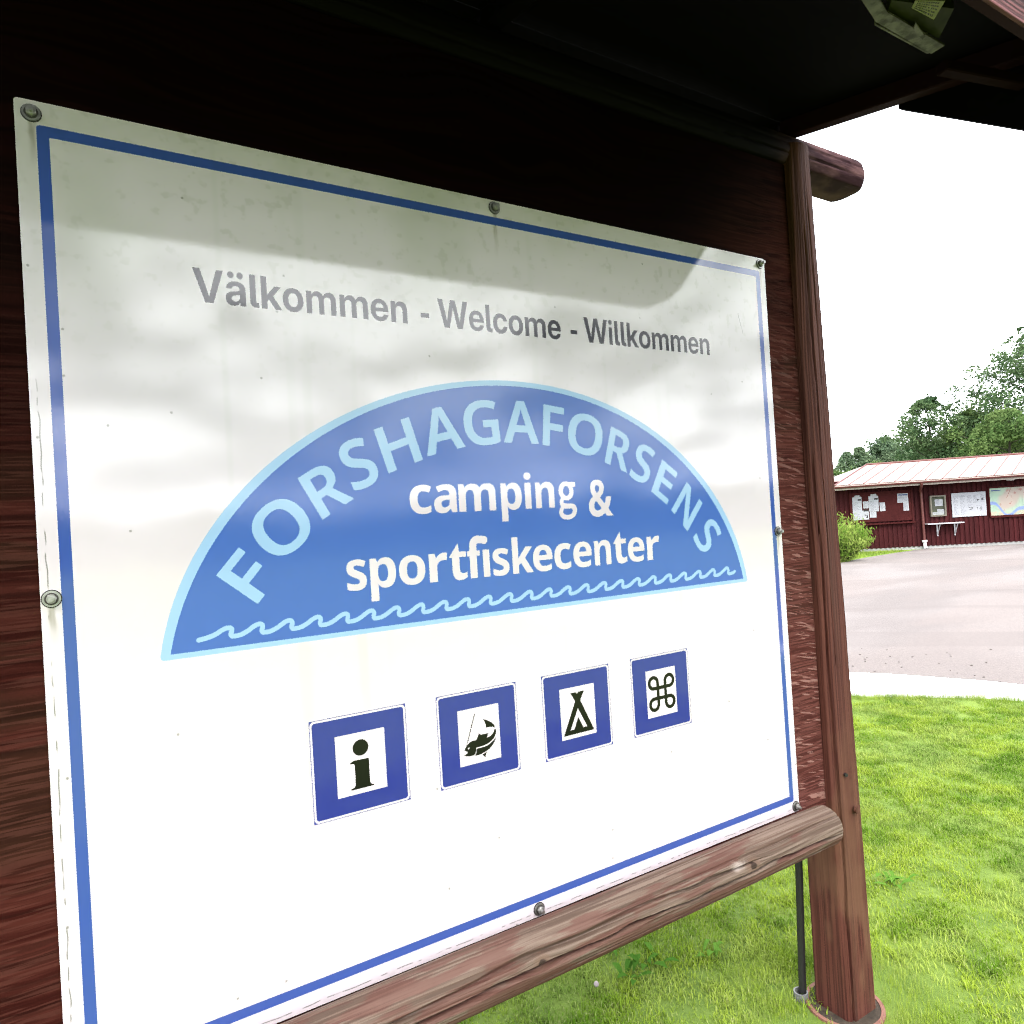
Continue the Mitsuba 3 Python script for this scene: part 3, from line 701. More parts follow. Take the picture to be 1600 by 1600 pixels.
# ------------------------------------------------------------------ the welcome sign
SG = thing('welcome_sign', 'big glossy white welcome sign with blue border line, half-round blue emblem and four service symbols', 'sign')
GLYPHS = json.loads('''{"cap_F":[[[[90,0],[89,1],[89,714],[497,714],[496,607],[218,606],[217,605],[217,398],[479,398],[479,291],[218,290],[217,1]]]],"cap_O":[[[[57,337],[57,379],[59,414],[64,448],[70,481],[80,517],[93,551],[107,579],[122,603],[140,626],[155,641],[177,661],[207,681],[231,693],[255,704],[280,711],[317,719],[362,724],[413,725],[437,724],[472,719],[508,711],[534,703],[566,688],[589,676],[612,659],[640,633],[663,605],[679,579],[693,551],[705,521],[714,492],[722,452],[727,413],[729,378],[729,322],[724,278],[719,245],[709,208],[697,174],[681,141],[662,110],[641,84],[623,66],[596,44],[568,28],[533,12],[507,4],[471,-4],[427,-9],[376,-10],[337,-7],[298,-1],[271,6],[234,21],[203,37],[174,58],[144,86],[127,106],[107,137],[90,172],[76,211],[66,253],[60,296]],[[193,338],[196,299],[200,271],[206,243],[217,213],[227,191],[240,170],[257,150],[270,138],[296,122],[318,112],[342,105],[370,101],[408,100],[426,101],[456,107],[483,117],[500,125],[520,140],[532,151],[548,171],[560,190],[570,211],[581,244],[586,270],[591,306],[594,338],[594,378],[591,410],[588,438],[581,469],[573,494],[563,520],[543,552],[533,565],[520,578],[499,592],[483,600],[463,607],[427,614],[382,616],[364,614],[339,610],[303,598],[279,584],[255,563],[232,535],[217,505],[206,474],[198,433],[194,392]]]],"cap_R":[[[[90,0],[89,1],[89,714],[322,714],[357,712],[395,707],[427,700],[457,690],[488,675],[509,660],[526,645],[543,622],[556,599],[565,572],[571,540],[572,495],[571,478],[565,448],[557,426],[545,403],[530,383],[512,364],[494,350],[466,331],[439,317],[637,1],[490,0],[325,281],[324,282],[220,282],[219,281],[219,1]],[[219,385],[220,384],[313,384],[336,386],[361,391],[381,399],[393,405],[406,415],[420,430],[431,448],[436,467],[440,492],[440,513],[436,539],[426,562],[418,573],[404,585],[387,595],[372,601],[348,606],[312,610],[220,610]]]],"cap_S":[[[[48,145],[50,146],[81,133],[121,119],[182,104],[212,100],[241,98],[288,99],[309,103],[329,109],[343,115],[360,126],[371,137],[378,147],[386,166],[389,182],[388,203],[383,222],[371,242],[354,258],[334,272],[307,286],[205,329],[151,357],[117,382],[100,400],[83,422],[72,444],[61,475],[56,508],[56,544],[61,580],[67,601],[79,626],[93,645],[122,673],[139,685],[161,697],[179,705],[204,713],[229,719],[260,723],[319,724],[353,722],[386,718],[411,713],[450,702],[481,691],[506,681],[506,678],[468,576],[427,591],[367,609],[321,616],[274,616],[255,614],[238,608],[223,601],[211,593],[201,583],[193,571],[188,558],[185,542],[186,517],[193,496],[206,477],[220,465],[241,452],[271,436],[373,392],[422,366],[441,354],[465,334],[478,320],[495,297],[506,276],[514,245],[518,214],[517,179],[513,152],[504,124],[492,99],[473,72],[447,47],[418,27],[382,10],[342,-1],[302,-8],[272,-10],[199,-9],[140,-1],[91,11],[48,28]]]],"cap_H":[[[[90,0],[89,1],[90,714],[219,714],[220,427],[530,426],[531,428],[532,714],[660,714],[660,0],[532,1],[531,317],[220,317],[219,316],[219,1]]]],"cap_A":[[[[0,0],[262,716],[409,717],[671,0],[534,0],[466,188],[204,188],[199,178],[137,0]],[[238,299],[239,298],[434,299],[369,490],[335,611],[334,610],[316,535],[300,478]]]],"cap_G":[[[[57,338],[58,392],[63,437],[75,490],[91,533],[112,573],[122,588],[142,613],[159,631],[177,646],[197,661],[220,676],[258,694],[305,710],[357,720],[411,724],[477,723],[535,716],[562,710],[600,700],[627,691],[649,681],[605,575],[571,589],[548,597],[512,606],[465,614],[412,615],[372,611],[341,603],[308,589],[283,573],[267,560],[254,547],[239,528],[222,499],[212,477],[203,450],[195,412],[191,373],[191,339],[194,303],[199,277],[206,246],[215,222],[222,206],[237,181],[252,163],[274,142],[289,132],[310,120],[336,110],[364,104],[405,99],[439,99],[478,102],[516,108],[536,113],[536,285],[392,286],[392,392],[661,393],[661,29],[600,11],[537,-1],[482,-7],[428,-10],[368,-9],[316,-3],[290,3],[265,11],[224,28],[196,44],[178,58],[164,70],[144,89],[120,120],[101,152],[84,191],[69,239],[61,289]]]],"cap_E":[[[[90,0],[89,1],[89,714],[498,714],[498,607],[219,606],[220,425],[480,425],[481,319],[480,318],[220,318],[219,110],[220,109],[498,109],[498,1]]]],"cap_N":[[[[90,0],[89,1],[90,714],[251,714],[574,177],[584,160],[587,159],[588,160],[588,173],[581,306],[581,713],[699,714],[699,0],[537,1],[202,558],[198,559],[197,557],[203,483],[206,393],[206,1]]]],"low_c":[[[[47,252],[48,304],[52,342],[61,381],[72,411],[88,443],[109,472],[133,496],[160,516],[190,531],[228,545],[264,553],[307,557],[362,556],[409,549],[458,534],[490,520],[445,403],[394,421],[373,427],[350,431],[334,433],[306,432],[291,429],[276,424],[262,417],[246,405],[235,392],[226,378],[217,359],[210,335],[204,290],[204,253],[206,229],[212,201],[219,182],[227,165],[240,148],[254,135],[273,124],[296,117],[312,115],[346,116],[369,119],[393,124],[422,133],[448,144],[475,157],[475,33],[474,31],[439,14],[403,1],[369,-6],[329,-10],[283,-9],[244,-4],[203,6],[169,21],[144,37],[116,60],[98,82],[79,114],[66,144],[57,173],[50,214]]]],"low_a":[[[[40,147],[40,174],[42,195],[48,219],[54,234],[62,249],[76,269],[92,284],[111,298],[135,310],[153,317],[179,325],[208,331],[268,339],[363,341],[377,343],[377,369],[376,382],[373,396],[367,410],[361,419],[350,429],[339,436],[326,441],[304,444],[284,444],[244,439],[196,426],[142,404],[99,504],[98,509],[117,518],[146,530],[178,540],[220,549],[249,554],[283,556],[348,556],[395,549],[432,537],[449,528],[466,518],[487,499],[499,484],[508,470],[518,448],[526,419],[531,390],[531,0],[423,0],[395,70],[393,74],[390,74],[372,54],[343,27],[316,9],[292,0],[259,-7],[226,-10],[186,-9],[151,-3],[129,5],[103,19],[88,31],[69,53],[61,67],[50,91],[44,116]],[[197,160],[202,139],[209,127],[219,117],[238,106],[259,102],[284,103],[305,107],[326,116],[341,126],[355,139],[363,150],[371,166],[374,179],[377,199],[377,252],[326,251],[284,247],[256,241],[234,233],[221,224],[212,215],[206,206],[199,187],[197,178]]]],"low_m":[[[[74,0],[73,1],[73,547],[191,547],[214,478],[218,477],[233,497],[252,516],[275,532],[302,544],[329,552],[358,556],[397,557],[426,554],[445,551],[464,545],[496,529],[514,516],[532,497],[545,477],[547,475],[551,475],[569,498],[586,515],[609,531],[632,541],[657,550],[688,556],[704,557],[744,556],[771,553],[790,549],[806,543],[825,535],[841,525],[856,513],[868,501],[878,486],[888,466],[897,442],[903,416],[906,386],[907,0],[753,1],[753,332],[749,365],[744,384],[737,400],[730,410],[723,418],[712,425],[703,429],[679,434],[662,434],[640,431],[628,426],[612,418],[600,405],[592,395],[584,378],[577,359],[570,323],[567,289],[567,0],[413,0],[412,332],[407,371],[402,388],[396,402],[389,411],[378,422],[367,428],[354,432],[341,434],[323,434],[307,432],[293,428],[283,423],[272,415],[260,404],[251,390],[242,372],[235,346],[230,316],[227,276],[227,1]]]],"low_p":[[[[73,546],[74,547],[198,547],[218,483],[221,476],[228,477],[249,504],[275,527],[300,541],[321,549],[338,554],[358,556],[393,557],[419,554],[451,546],[478,533],[497,520],[521,497],[533,482],[546,462],[558,439],[571,403],[578,372],[584,322],[586,256],[583,215],[576,171],[563,127],[546,92],[525,60],[502,35],[488,24],[472,14],[451,4],[433,-3],[398,-9],[353,-9],[333,-6],[315,-2],[283,12],[256,30],[244,41],[227,59],[222,59],[227,-12],[226,-240],[73,-239]],[[227,257],[231,217],[235,194],[240,176],[249,156],[255,148],[272,131],[288,122],[302,118],[322,115],[338,115],[360,119],[372,124],[385,134],[394,142],[403,155],[415,180],[424,219],[428,259],[427,306],[421,351],[411,380],[404,394],[394,408],[383,418],[367,427],[351,432],[336,434],[312,434],[294,430],[276,423],[264,414],[253,402],[244,389],[234,358],[228,320]]]],"low_i":[[[[68,677],[68,697],[69,708],[74,724],[78,733],[86,743],[94,748],[109,756],[122,759],[141,762],[160,762],[180,759],[196,754],[210,747],[221,738],[229,723],[233,712],[235,697],[235,678],[232,661],[226,647],[221,639],[207,627],[193,620],[179,616],[160,613],[134,614],[115,618],[101,624],[89,631],[78,644],[71,660]]],[[[73,546],[74,547],[228,546],[227,0],[73,1]]]],"low_n":[[[[74,0],[73,1],[73,547],[191,547],[210,481],[213,474],[219,475],[232,492],[246,507],[263,521],[281,532],[300,541],[318,548],[357,556],[375,557],[413,556],[436,554],[458,549],[478,542],[495,534],[516,521],[531,509],[548,490],[558,473],[565,459],[576,425],[581,392],[582,372],[582,0],[427,1],[427,331],[424,362],[418,383],[411,397],[404,408],[393,419],[380,427],[368,431],[351,434],[332,434],[314,432],[296,427],[280,420],[270,413],[262,404],[253,392],[244,372],[236,349],[230,313],[227,275],[227,1]]]],"low_o":[[[[47,257],[47,293],[49,316],[56,366],[63,390],[71,411],[83,436],[96,457],[112,478],[129,495],[148,510],[164,521],[189,533],[210,541],[255,553],[285,556],[329,557],[355,555],[377,551],[405,544],[431,535],[453,523],[473,511],[493,496],[513,476],[528,457],[542,435],[560,397],[567,375],[575,338],[579,292],[579,244],[575,211],[570,185],[561,152],[549,124],[536,101],[512,69],[491,49],[465,29],[440,16],[421,8],[399,1],[365,-6],[327,-10],[296,-10],[271,-8],[243,-3],[210,7],[192,14],[164,29],[139,48],[121,64],[101,88],[87,109],[74,134],[61,168],[55,193],[50,223]],[[204,255],[209,209],[218,176],[223,163],[232,148],[239,139],[252,127],[272,115],[289,110],[307,108],[328,109],[346,112],[365,120],[374,126],[391,144],[401,159],[406,172],[416,209],[421,257],[421,306],[414,351],[405,380],[396,397],[388,408],[378,418],[365,427],[351,434],[328,439],[306,439],[285,436],[271,432],[250,420],[241,411],[230,397],[222,380],[213,355],[207,326],[205,306]]]],"low_s":[[[[45,388],[46,420],[51,446],[57,462],[70,486],[88,505],[106,518],[129,531],[158,543],[197,552],[233,556],[281,557],[312,555],[342,551],[385,541],[421,528],[455,514],[411,410],[376,424],[334,437],[302,444],[272,448],[243,447],[230,445],[216,441],[205,434],[197,427],[192,414],[193,402],[197,392],[210,379],[232,367],[343,320],[386,298],[402,287],[417,275],[428,264],[441,246],[453,223],[459,200],[462,174],[461,141],[456,111],[448,91],[439,73],[426,54],[411,40],[401,32],[385,22],[366,12],[340,3],[324,-1],[277,-9],[211,-10],[147,-5],[99,4],[46,22],[46,148],[81,134],[107,126],[149,115],[200,106],[243,105],[276,109],[289,114],[299,119],[308,129],[313,137],[315,147],[315,155],[312,167],[306,176],[298,184],[287,192],[249,211],[182,238],[144,255],[112,274],[91,290],[73,309],[59,331],[49,359]]]],"low_t":[[[[23,431],[22,432],[22,496],[105,547],[149,662],[248,662],[248,547],[391,547],[391,432],[248,431],[248,173],[252,151],[260,135],[271,124],[289,116],[304,113],[332,114],[354,117],[397,128],[397,16],[362,3],[322,-6],[283,-10],[240,-9],[211,-5],[178,5],[153,19],[133,37],[118,57],[107,78],[100,101],[95,129],[93,156],[93,431]]]],"low_r":[[[[74,0],[73,1],[73,547],[190,547],[213,456],[219,455],[243,489],[266,513],[289,531],[318,546],[343,554],[367,557],[400,556],[437,551],[422,407],[386,411],[350,412],[322,408],[301,401],[279,390],[260,373],[245,354],[236,334],[230,313],[227,289],[227,0]]]],"low_f":[[[[20,505],[103,548],[103,582],[106,616],[111,644],[119,672],[131,696],[142,712],[160,730],[177,741],[194,750],[220,759],[246,764],[271,766],[317,765],[349,761],[389,753],[420,743],[385,638],[361,645],[340,649],[305,650],[296,649],[287,646],[279,641],[269,632],[262,619],[257,606],[254,581],[254,547],[379,547],[379,432],[378,431],[254,431],[254,0],[100,1],[100,431],[20,432]]]],"low_k":[[[[73,759],[74,760],[228,759],[228,405],[224,345],[219,304],[220,299],[223,300],[282,381],[424,547],[597,547],[596,543],[399,314],[610,4],[611,0],[433,0],[289,215],[228,166],[228,0],[73,0]]]],"low_e":[[[[47,252],[47,289],[51,332],[56,365],[69,406],[84,438],[104,469],[126,494],[150,513],[172,526],[205,541],[243,551],[280,556],[323,557],[361,554],[395,546],[428,534],[446,526],[466,513],[480,501],[498,484],[519,454],[535,423],[545,392],[553,346],[554,324],[554,235],[205,234],[204,224],[206,208],[211,188],[217,173],[222,163],[234,147],[247,133],[262,123],[280,114],[302,108],[331,104],[360,104],[412,109],[433,114],[464,122],[522,145],[522,29],[483,12],[444,1],[402,-6],[350,-10],[297,-9],[258,-4],[220,5],[184,19],[156,34],[127,56],[102,83],[83,112],[71,137],[59,170],[51,211]],[[207,338],[208,337],[408,337],[409,338],[409,347],[406,368],[399,392],[388,412],[378,423],[362,436],[341,444],[320,448],[303,448],[287,446],[267,439],[251,430],[237,418],[227,403],[218,386],[211,362]]]],"low_&":[[[[41,181],[41,217],[46,246],[55,272],[71,301],[89,326],[116,351],[145,373],[181,395],[154,429],[137,457],[122,488],[113,522],[110,548],[111,585],[116,605],[120,618],[132,643],[149,665],[171,684],[199,701],[230,713],[265,721],[304,724],[348,724],[391,717],[423,707],[447,696],[474,676],[491,659],[503,641],[510,628],[516,610],[522,580],[523,548],[519,521],[513,499],[502,476],[493,461],[471,436],[453,419],[431,401],[391,373],[390,371],[520,248],[536,273],[553,306],[566,341],[578,385],[736,385],[730,357],[715,309],[690,248],[662,196],[648,175],[626,147],[776,1],[576,0],[514,61],[479,38],[448,21],[425,11],[384,-1],[350,-7],[309,-10],[258,-9],[208,-2],[169,9],[138,24],[111,42],[89,63],[68,91],[54,119],[46,146]],[[201,212],[202,185],[207,168],[214,156],[221,147],[232,137],[243,129],[256,123],[274,118],[291,116],[313,116],[335,118],[358,123],[379,131],[396,139],[419,156],[268,306],[242,289],[226,273],[217,261],[209,245],[204,233]],[[251,548],[254,531],[258,519],[264,507],[283,482],[305,460],[328,474],[341,484],[353,495],[366,512],[375,528],[379,543],[381,552],[380,572],[377,583],[371,594],[363,603],[352,610],[331,616],[304,616],[292,614],[279,608],[263,595],[258,587],[254,577],[251,562]]]],"low_g":[[[[32,-107],[34,-86],[38,-67],[50,-37],[59,-22],[71,-8],[83,5],[102,21],[85,40],[72,64],[68,77],[64,95],[64,122],[69,149],[81,175],[96,197],[115,216],[90,245],[71,279],[62,301],[57,320],[54,340],[52,359],[54,394],[61,428],[70,451],[77,466],[97,496],[124,523],[157,546],[175,555],[202,565],[220,570],[245,574],[287,576],[302,574],[327,570],[354,561],[543,561],[551,558],[556,553],[559,546],[559,470],[555,462],[551,457],[543,454],[468,454],[480,428],[489,396],[491,373],[491,338],[484,303],[475,275],[461,248],[444,225],[429,210],[408,193],[388,181],[360,169],[340,162],[314,156],[287,154],[264,154],[230,159],[198,169],[191,163],[184,153],[180,144],[178,135],[178,118],[184,105],[195,96],[209,90],[240,86],[379,86],[427,81],[462,74],[483,67],[504,58],[525,43],[532,36],[546,19],[557,0],[565,-25],[569,-52],[567,-85],[559,-116],[548,-141],[529,-169],[503,-196],[475,-217],[442,-235],[408,-249],[365,-260],[323,-266],[292,-269],[258,-269],[227,-266],[180,-259],[144,-248],[111,-233],[86,-216],[74,-205],[62,-191],[46,-166],[36,-137]],[[149,-94],[152,-111],[162,-129],[175,-140],[193,-151],[221,-161],[248,-166],[276,-169],[311,-168],[341,-164],[368,-156],[389,-146],[406,-136],[425,-118],[434,-105],[441,-87],[441,-70],[438,-56],[429,-44],[416,-36],[401,-31],[366,-26],[242,-26],[210,-24],[191,-20],[172,-37],[158,-58],[151,-74]],[[178,350],[183,323],[192,301],[202,287],[217,272],[234,262],[255,254],[264,253],[283,253],[296,255],[320,264],[335,275],[350,292],[362,312],[369,332],[371,354],[371,381],[367,401],[362,415],[349,437],[337,450],[321,461],[303,468],[284,471],[264,471],[246,468],[227,460],[217,453],[203,440],[193,427],[186,412],[180,393],[178,377]]]],"sans_V":[[[[10,727],[11,729],[167,729],[169,727],[291,363],[357,138],[360,134],[361,136],[393,250],[428,369],[544,728],[702,728],[451,0],[266,0],[264,1]]]],"sans_\u00e4":[[[[32,134],[32,159],[34,175],[38,195],[44,212],[51,226],[65,245],[76,256],[93,268],[125,285],[143,291],[170,299],[204,305],[293,315],[333,322],[344,327],[352,331],[359,339],[363,349],[364,361],[361,376],[356,391],[348,401],[335,413],[325,418],[306,425],[286,428],[267,428],[250,426],[228,419],[215,412],[204,404],[192,391],[185,378],[180,360],[49,365],[49,370],[51,382],[55,400],[69,433],[88,461],[100,474],[117,488],[137,501],[161,512],[185,521],[208,526],[235,531],[263,533],[317,531],[340,529],[369,522],[406,508],[429,496],[444,485],[458,473],[473,455],[481,441],[491,420],[498,398],[502,367],[502,0],[366,0],[366,72],[365,74],[348,50],[331,31],[312,17],[283,2],[255,-6],[224,-9],[186,-9],[148,-2],[122,7],[99,18],[81,31],[65,48],[53,64],[42,87],[35,111]],[[167,145],[171,130],[179,116],[193,104],[211,95],[232,91],[259,90],[284,94],[302,99],[319,108],[334,120],[348,135],[357,153],[362,169],[364,183],[364,244],[334,234],[244,219],[211,208],[188,195],[176,182],[171,173],[168,163]]],[[[309,647],[307,674],[310,689],[314,700],[323,713],[333,723],[343,730],[360,737],[376,740],[392,740],[405,738],[416,734],[431,725],[444,713],[453,700],[457,689],[460,674],[460,659],[457,644],[452,632],[445,621],[433,609],[421,601],[408,596],[392,593],[376,593],[360,596],[346,602],[336,608],[325,618],[316,631]]],[[[94,647],[91,674],[94,689],[100,703],[106,712],[114,720],[129,731],[144,737],[160,740],[175,740],[191,737],[206,731],[217,724],[225,717],[235,703],[241,689],[244,674],[244,659],[241,644],[236,632],[229,621],[221,612],[206,602],[191,596],[175,593],[160,593],[144,596],[127,603],[118,610],[107,620],[101,629]]]],"sans_l":[[[[54,728],[55,729],[194,728],[194,146],[199,127],[202,122],[210,114],[219,111],[231,109],[261,109],[266,16],[265,2],[232,-1],[189,0],[150,6],[122,14],[98,28],[81,44],[69,62],[61,85],[56,105],[54,126]]]],"sans_k":[[[[54,728],[55,729],[194,728],[195,320],[197,320],[203,325],[382,523],[545,522],[344,296],[551,9],[557,2],[556,0],[392,0],[237,214],[194,167],[194,0],[54,0]]]],"sans_o":[[[[34,218],[31,276],[33,297],[37,327],[43,351],[54,382],[65,406],[88,441],[100,455],[121,475],[141,491],[160,502],[187,515],[210,523],[238,529],[258,532],[278,534],[320,533],[340,531],[368,525],[409,511],[431,499],[459,480],[473,469],[492,449],[505,432],[521,407],[530,388],[541,360],[547,337],[553,303],[555,274],[555,246],[553,218],[549,191],[543,168],[534,143],[521,116],[508,94],[495,76],[478,58],[460,42],[433,24],[416,14],[388,3],[365,-4],[334,-9],[308,-11],[278,-11],[243,-8],[218,-3],[197,4],[167,17],[144,29],[123,45],[103,64],[86,84],[69,109],[56,134],[44,165],[39,188]],[[174,246],[179,207],[188,177],[204,148],[213,137],[225,126],[235,119],[248,112],[263,106],[278,104],[308,104],[326,107],[340,112],[351,118],[364,127],[382,147],[398,175],[408,207],[413,247],[412,286],[407,318],[397,349],[388,367],[377,382],[360,398],[339,411],[318,417],[302,419],[277,419],[250,411],[237,405],[219,391],[204,374],[192,353],[182,329],[177,307],[174,276]]]],"sans_m":[[[[55,0],[54,1],[55,523],[188,523],[190,432],[203,456],[216,474],[234,492],[248,503],[263,513],[284,522],[308,529],[335,533],[365,532],[386,529],[408,521],[431,510],[452,494],[468,476],[480,458],[493,431],[507,455],[519,472],[538,491],[557,505],[579,516],[600,524],[623,530],[648,533],[672,533],[692,531],[714,526],[736,518],[754,508],[775,493],[794,473],[807,454],[818,431],[826,410],[831,385],[833,362],[832,0],[693,1],[693,332],[691,345],[688,360],[683,372],[675,385],[664,395],[652,403],[639,410],[626,414],[612,416],[596,416],[575,412],[556,404],[545,397],[533,385],[526,375],[519,362],[514,346],[511,326],[511,1],[377,0],[376,335],[374,353],[368,368],[362,380],[343,399],[329,408],[317,412],[297,416],[281,416],[267,414],[253,409],[242,404],[228,395],[218,385],[208,370],[201,356],[196,338],[194,321],[194,1]]]],"sans_e":[[[[33,225],[31,277],[34,310],[42,348],[51,375],[64,403],[80,431],[99,454],[118,474],[141,492],[165,506],[190,518],[215,526],[243,531],[272,534],[300,534],[338,530],[358,526],[382,518],[403,508],[423,498],[444,483],[461,469],[479,449],[496,425],[508,405],[519,379],[527,355],[532,335],[538,293],[538,226],[169,226],[169,213],[173,191],[178,173],[185,157],[194,142],[204,130],[214,121],[226,112],[238,106],[254,100],[285,95],[305,95],[326,98],[346,104],[362,112],[378,122],[387,132],[397,146],[404,162],[530,157],[532,156],[532,153],[526,132],[517,110],[508,94],[497,79],[489,69],[466,47],[451,35],[430,22],[394,6],[372,-1],[342,-8],[306,-11],[276,-11],[236,-7],[216,-3],[191,5],[156,22],[136,34],[119,47],[91,76],[82,89],[65,115],[49,150],[37,195]],[[170,318],[171,316],[404,316],[405,320],[400,344],[388,372],[377,388],[364,401],[349,411],[329,421],[305,426],[278,426],[258,424],[238,417],[218,406],[202,393],[192,380],[182,362],[174,339]]]],"sans_n":[[[[55,0],[54,1],[55,522],[190,523],[191,439],[192,438],[216,472],[233,490],[246,501],[264,512],[279,519],[295,525],[316,530],[342,533],[367,533],[400,529],[433,518],[453,508],[474,493],[494,472],[511,446],[520,428],[526,410],[534,375],[537,344],[537,0],[397,1],[396,315],[392,344],[385,364],[379,374],[372,383],[357,396],[343,404],[331,409],[308,412],[290,412],[271,409],[258,406],[240,397],[230,389],[217,376],[210,365],[203,350],[198,333],[194,306],[194,1]]]],"sans_W":[[[[10,727],[11,729],[164,729],[166,727],[256,348],[274,260],[291,171],[292,170],[294,171],[310,254],[334,362],[427,728],[576,728],[676,329],[692,255],[709,172],[710,170],[750,365],[837,728],[993,728],[798,1],[633,1],[531,391],[517,451],[503,524],[501,526],[499,524],[488,463],[473,398],[369,1],[205,0]]]],"sans_c":[[[[32,244],[32,289],[34,310],[40,340],[54,384],[75,424],[98,454],[116,471],[132,485],[154,499],[177,511],[211,524],[233,529],[265,533],[317,533],[345,529],[370,524],[408,509],[444,488],[462,474],[481,455],[494,439],[506,419],[518,395],[526,370],[531,345],[531,336],[397,330],[394,345],[385,367],[374,384],[360,398],[348,406],[326,416],[309,419],[284,420],[268,418],[251,413],[227,400],[214,388],[206,378],[197,365],[189,349],[180,321],[174,286],[174,246],[179,207],[189,174],[204,147],[213,135],[225,125],[246,112],[272,104],[302,102],[326,106],[348,116],[363,127],[373,137],[379,147],[389,168],[397,194],[532,188],[527,156],[519,130],[504,99],[486,73],[462,48],[434,27],[402,10],[370,-1],[340,-8],[305,-11],[276,-11],[236,-7],[211,-1],[182,9],[154,23],[132,37],[116,50],[92,75],[72,103],[59,127],[49,150],[39,188],[34,218]]]],"sans_i":[[[[46,647],[44,674],[47,689],[54,705],[60,713],[71,723],[82,731],[97,738],[116,741],[132,741],[152,738],[167,731],[179,723],[189,713],[196,703],[203,686],[205,674],[205,659],[202,644],[195,628],[189,619],[179,609],[161,599],[143,593],[132,591],[116,591],[97,595],[82,602],[71,610],[60,620],[54,629]]],[[[54,522],[55,523],[194,522],[194,0],[54,1]]]],"sans_-":[[[[157,346],[158,347],[486,347],[487,234],[158,234]]]]}''')
ADV = {'V': 711, 'ä': 557, 'l': 277, 'k': 554, 'o': 585, 'm': 887, 'e': 567, 'n': 591, 'W': 1002, 'c': 560, 'i': 249}


def glyph(key):
    return shapely.union_all([Polygon(q[0], q[1:]).buffer(0) for q in GLYPHS[key]])


def fit(g, x0, x1, z0, z1):
    a, b, c, d = g.bounds
    return affinity.affine_transform(g, [(x1 - x0) / (c - a), 0, 0, (z1 - z0) / (d - b), x0 - a * (x1 - x0) / (c - a), z0 - b * (z1 - z0) / (d - b)])


def fitx(g, x0, x1, base, em):
    """scaled to x0..x1 in width, by em in height, its baseline kept on base"""
    a, b, c, d = g.bounds
    sx = (x1 - x0) / (c - a)
    return affinity.affine_transform(g, [sx, 0, 0, em, x0 - a * sx, base])


def rrect(x0, x1, z0, z1, r):
    return sbox(x0 + r, z0 + r, x1 - r, z1 - r).buffer(r, quad_segs=8) if r else sbox(x0, z0, x1, z1)


def chaikin(P, n=3, closed=False):
    P = np.array(P, float)
    for _ in range(n):
        Q = P if not closed else np.vstack([P, P[:1]])
        a, b = Q[:-1] * 0.75 + Q[1:] * 0.25, Q[:-1] * 0.25 + Q[1:] * 0.75
        R_ = np.empty((2 * len(a), 2)); R_[0::2], R_[1::2] = a, b
        P = R_ if closed else np.vstack([P[:1], R_, P[-1:]])
    return P


SL, SR, SB, ST = -0.4185, 1.4246, 0.6803, 2.3376
outline = rrect(SL, SR, SB, ST, 0.006)
put(SG + '__sheet', film(outline, 0.0030, 0.0), 'mat_sign_white')
L1, L2, L3, L4 = -0.00015, -0.00045, -0.00075, -0.00105     # fronts of the printed films, one above the other
frame = rrect(-0.3892, 1.4005, 0.7130, 2.2980, 0.006).difference(sbox(-0.3714, 0.7308, 1.3832, 2.2795))
put(SG + '__border_line', film(frame, -0.00002, L1), 'mat_print_border')

# heading
EM1 = 0.0627 / 727


def word(text, x0, x1):
    gs, x = [], 0.0
    for ch in text:
        gs.append(affinity.translate(glyph('sans_' + ch), x, 0)); x += ADV[ch] - 6
    return fitx(shapely.union_all(gs), x0, x1, 2.0275, EM1)


for text, x0, x1 in (('Välkommen', -0.1620, 0.2574), ('Welcome', 0.3302, 0.6580), ('Willkommen', 0.7291, 1.1680)):
    put(SG + '__heading_word', film(word(text, x0, x1), -0.00002, L1), 'mat_print_black')
put(SG + '__heading_dash', film(sbox(0.2887, 2.0445, 0.3084, 2.0545), -0.00002, L1), 'mat_print_black')
put(SG + '__heading_dash', film(sbox(0.6876, 2.0445, 0.7078, 2.0545), -0.00002, L1), 'mat_print_black')

# the half-round emblem
def half_round(cx, cz, rx, rz, zb, r):
    a = np.linspace(-0.25, pi + 0.25, 260)
    g = Polygon([(cx + rx * math.cos(t), cz + rz * math.sin(t)) for t in a]).intersection(sbox(-1, zb, 2, 3))
    return g.buffer(-r).buffer(r, quad_segs=8)


arch = half_round(0.5065, 1.3081, 0.7615, 0.6096, 1.3800, 0.006)
put(SG + '__emblem', film(arch, -0.00002, L1), 'mat_print_pale')
tag(SG + '__emblem', 'half-round blue emblem with a pale blue rim')
inner_arch = half_round(0.5065, 1.2900, 0.7490, 0.6155, 1.3897, 0.0)
put(SG + '__emblem__field', film(inner_arch, L1 - 0.00002, L2), 'mat_print_blue')


def arc_letter(ch, at, turn, w, h, lean=None, centre=False):
    g = glyph('cap_' + ch)
    a, b, c, d = g.bounds
    g = affinity.affine_transform(g, [w / (c - a), 0, 0, h / (d - b), -a * w / (c - a), -b * h / (d - b)])
    if centre:
        g = affinity.translate(g, -w / 2, -h / 2)
    t, u = math.radians(turn), math.radians(turn if lean is None else lean)
    return affinity.affine_transform(g, [math.cos(t), -math.sin(u), math.sin(t), math.cos(u), at[0], at[1]])


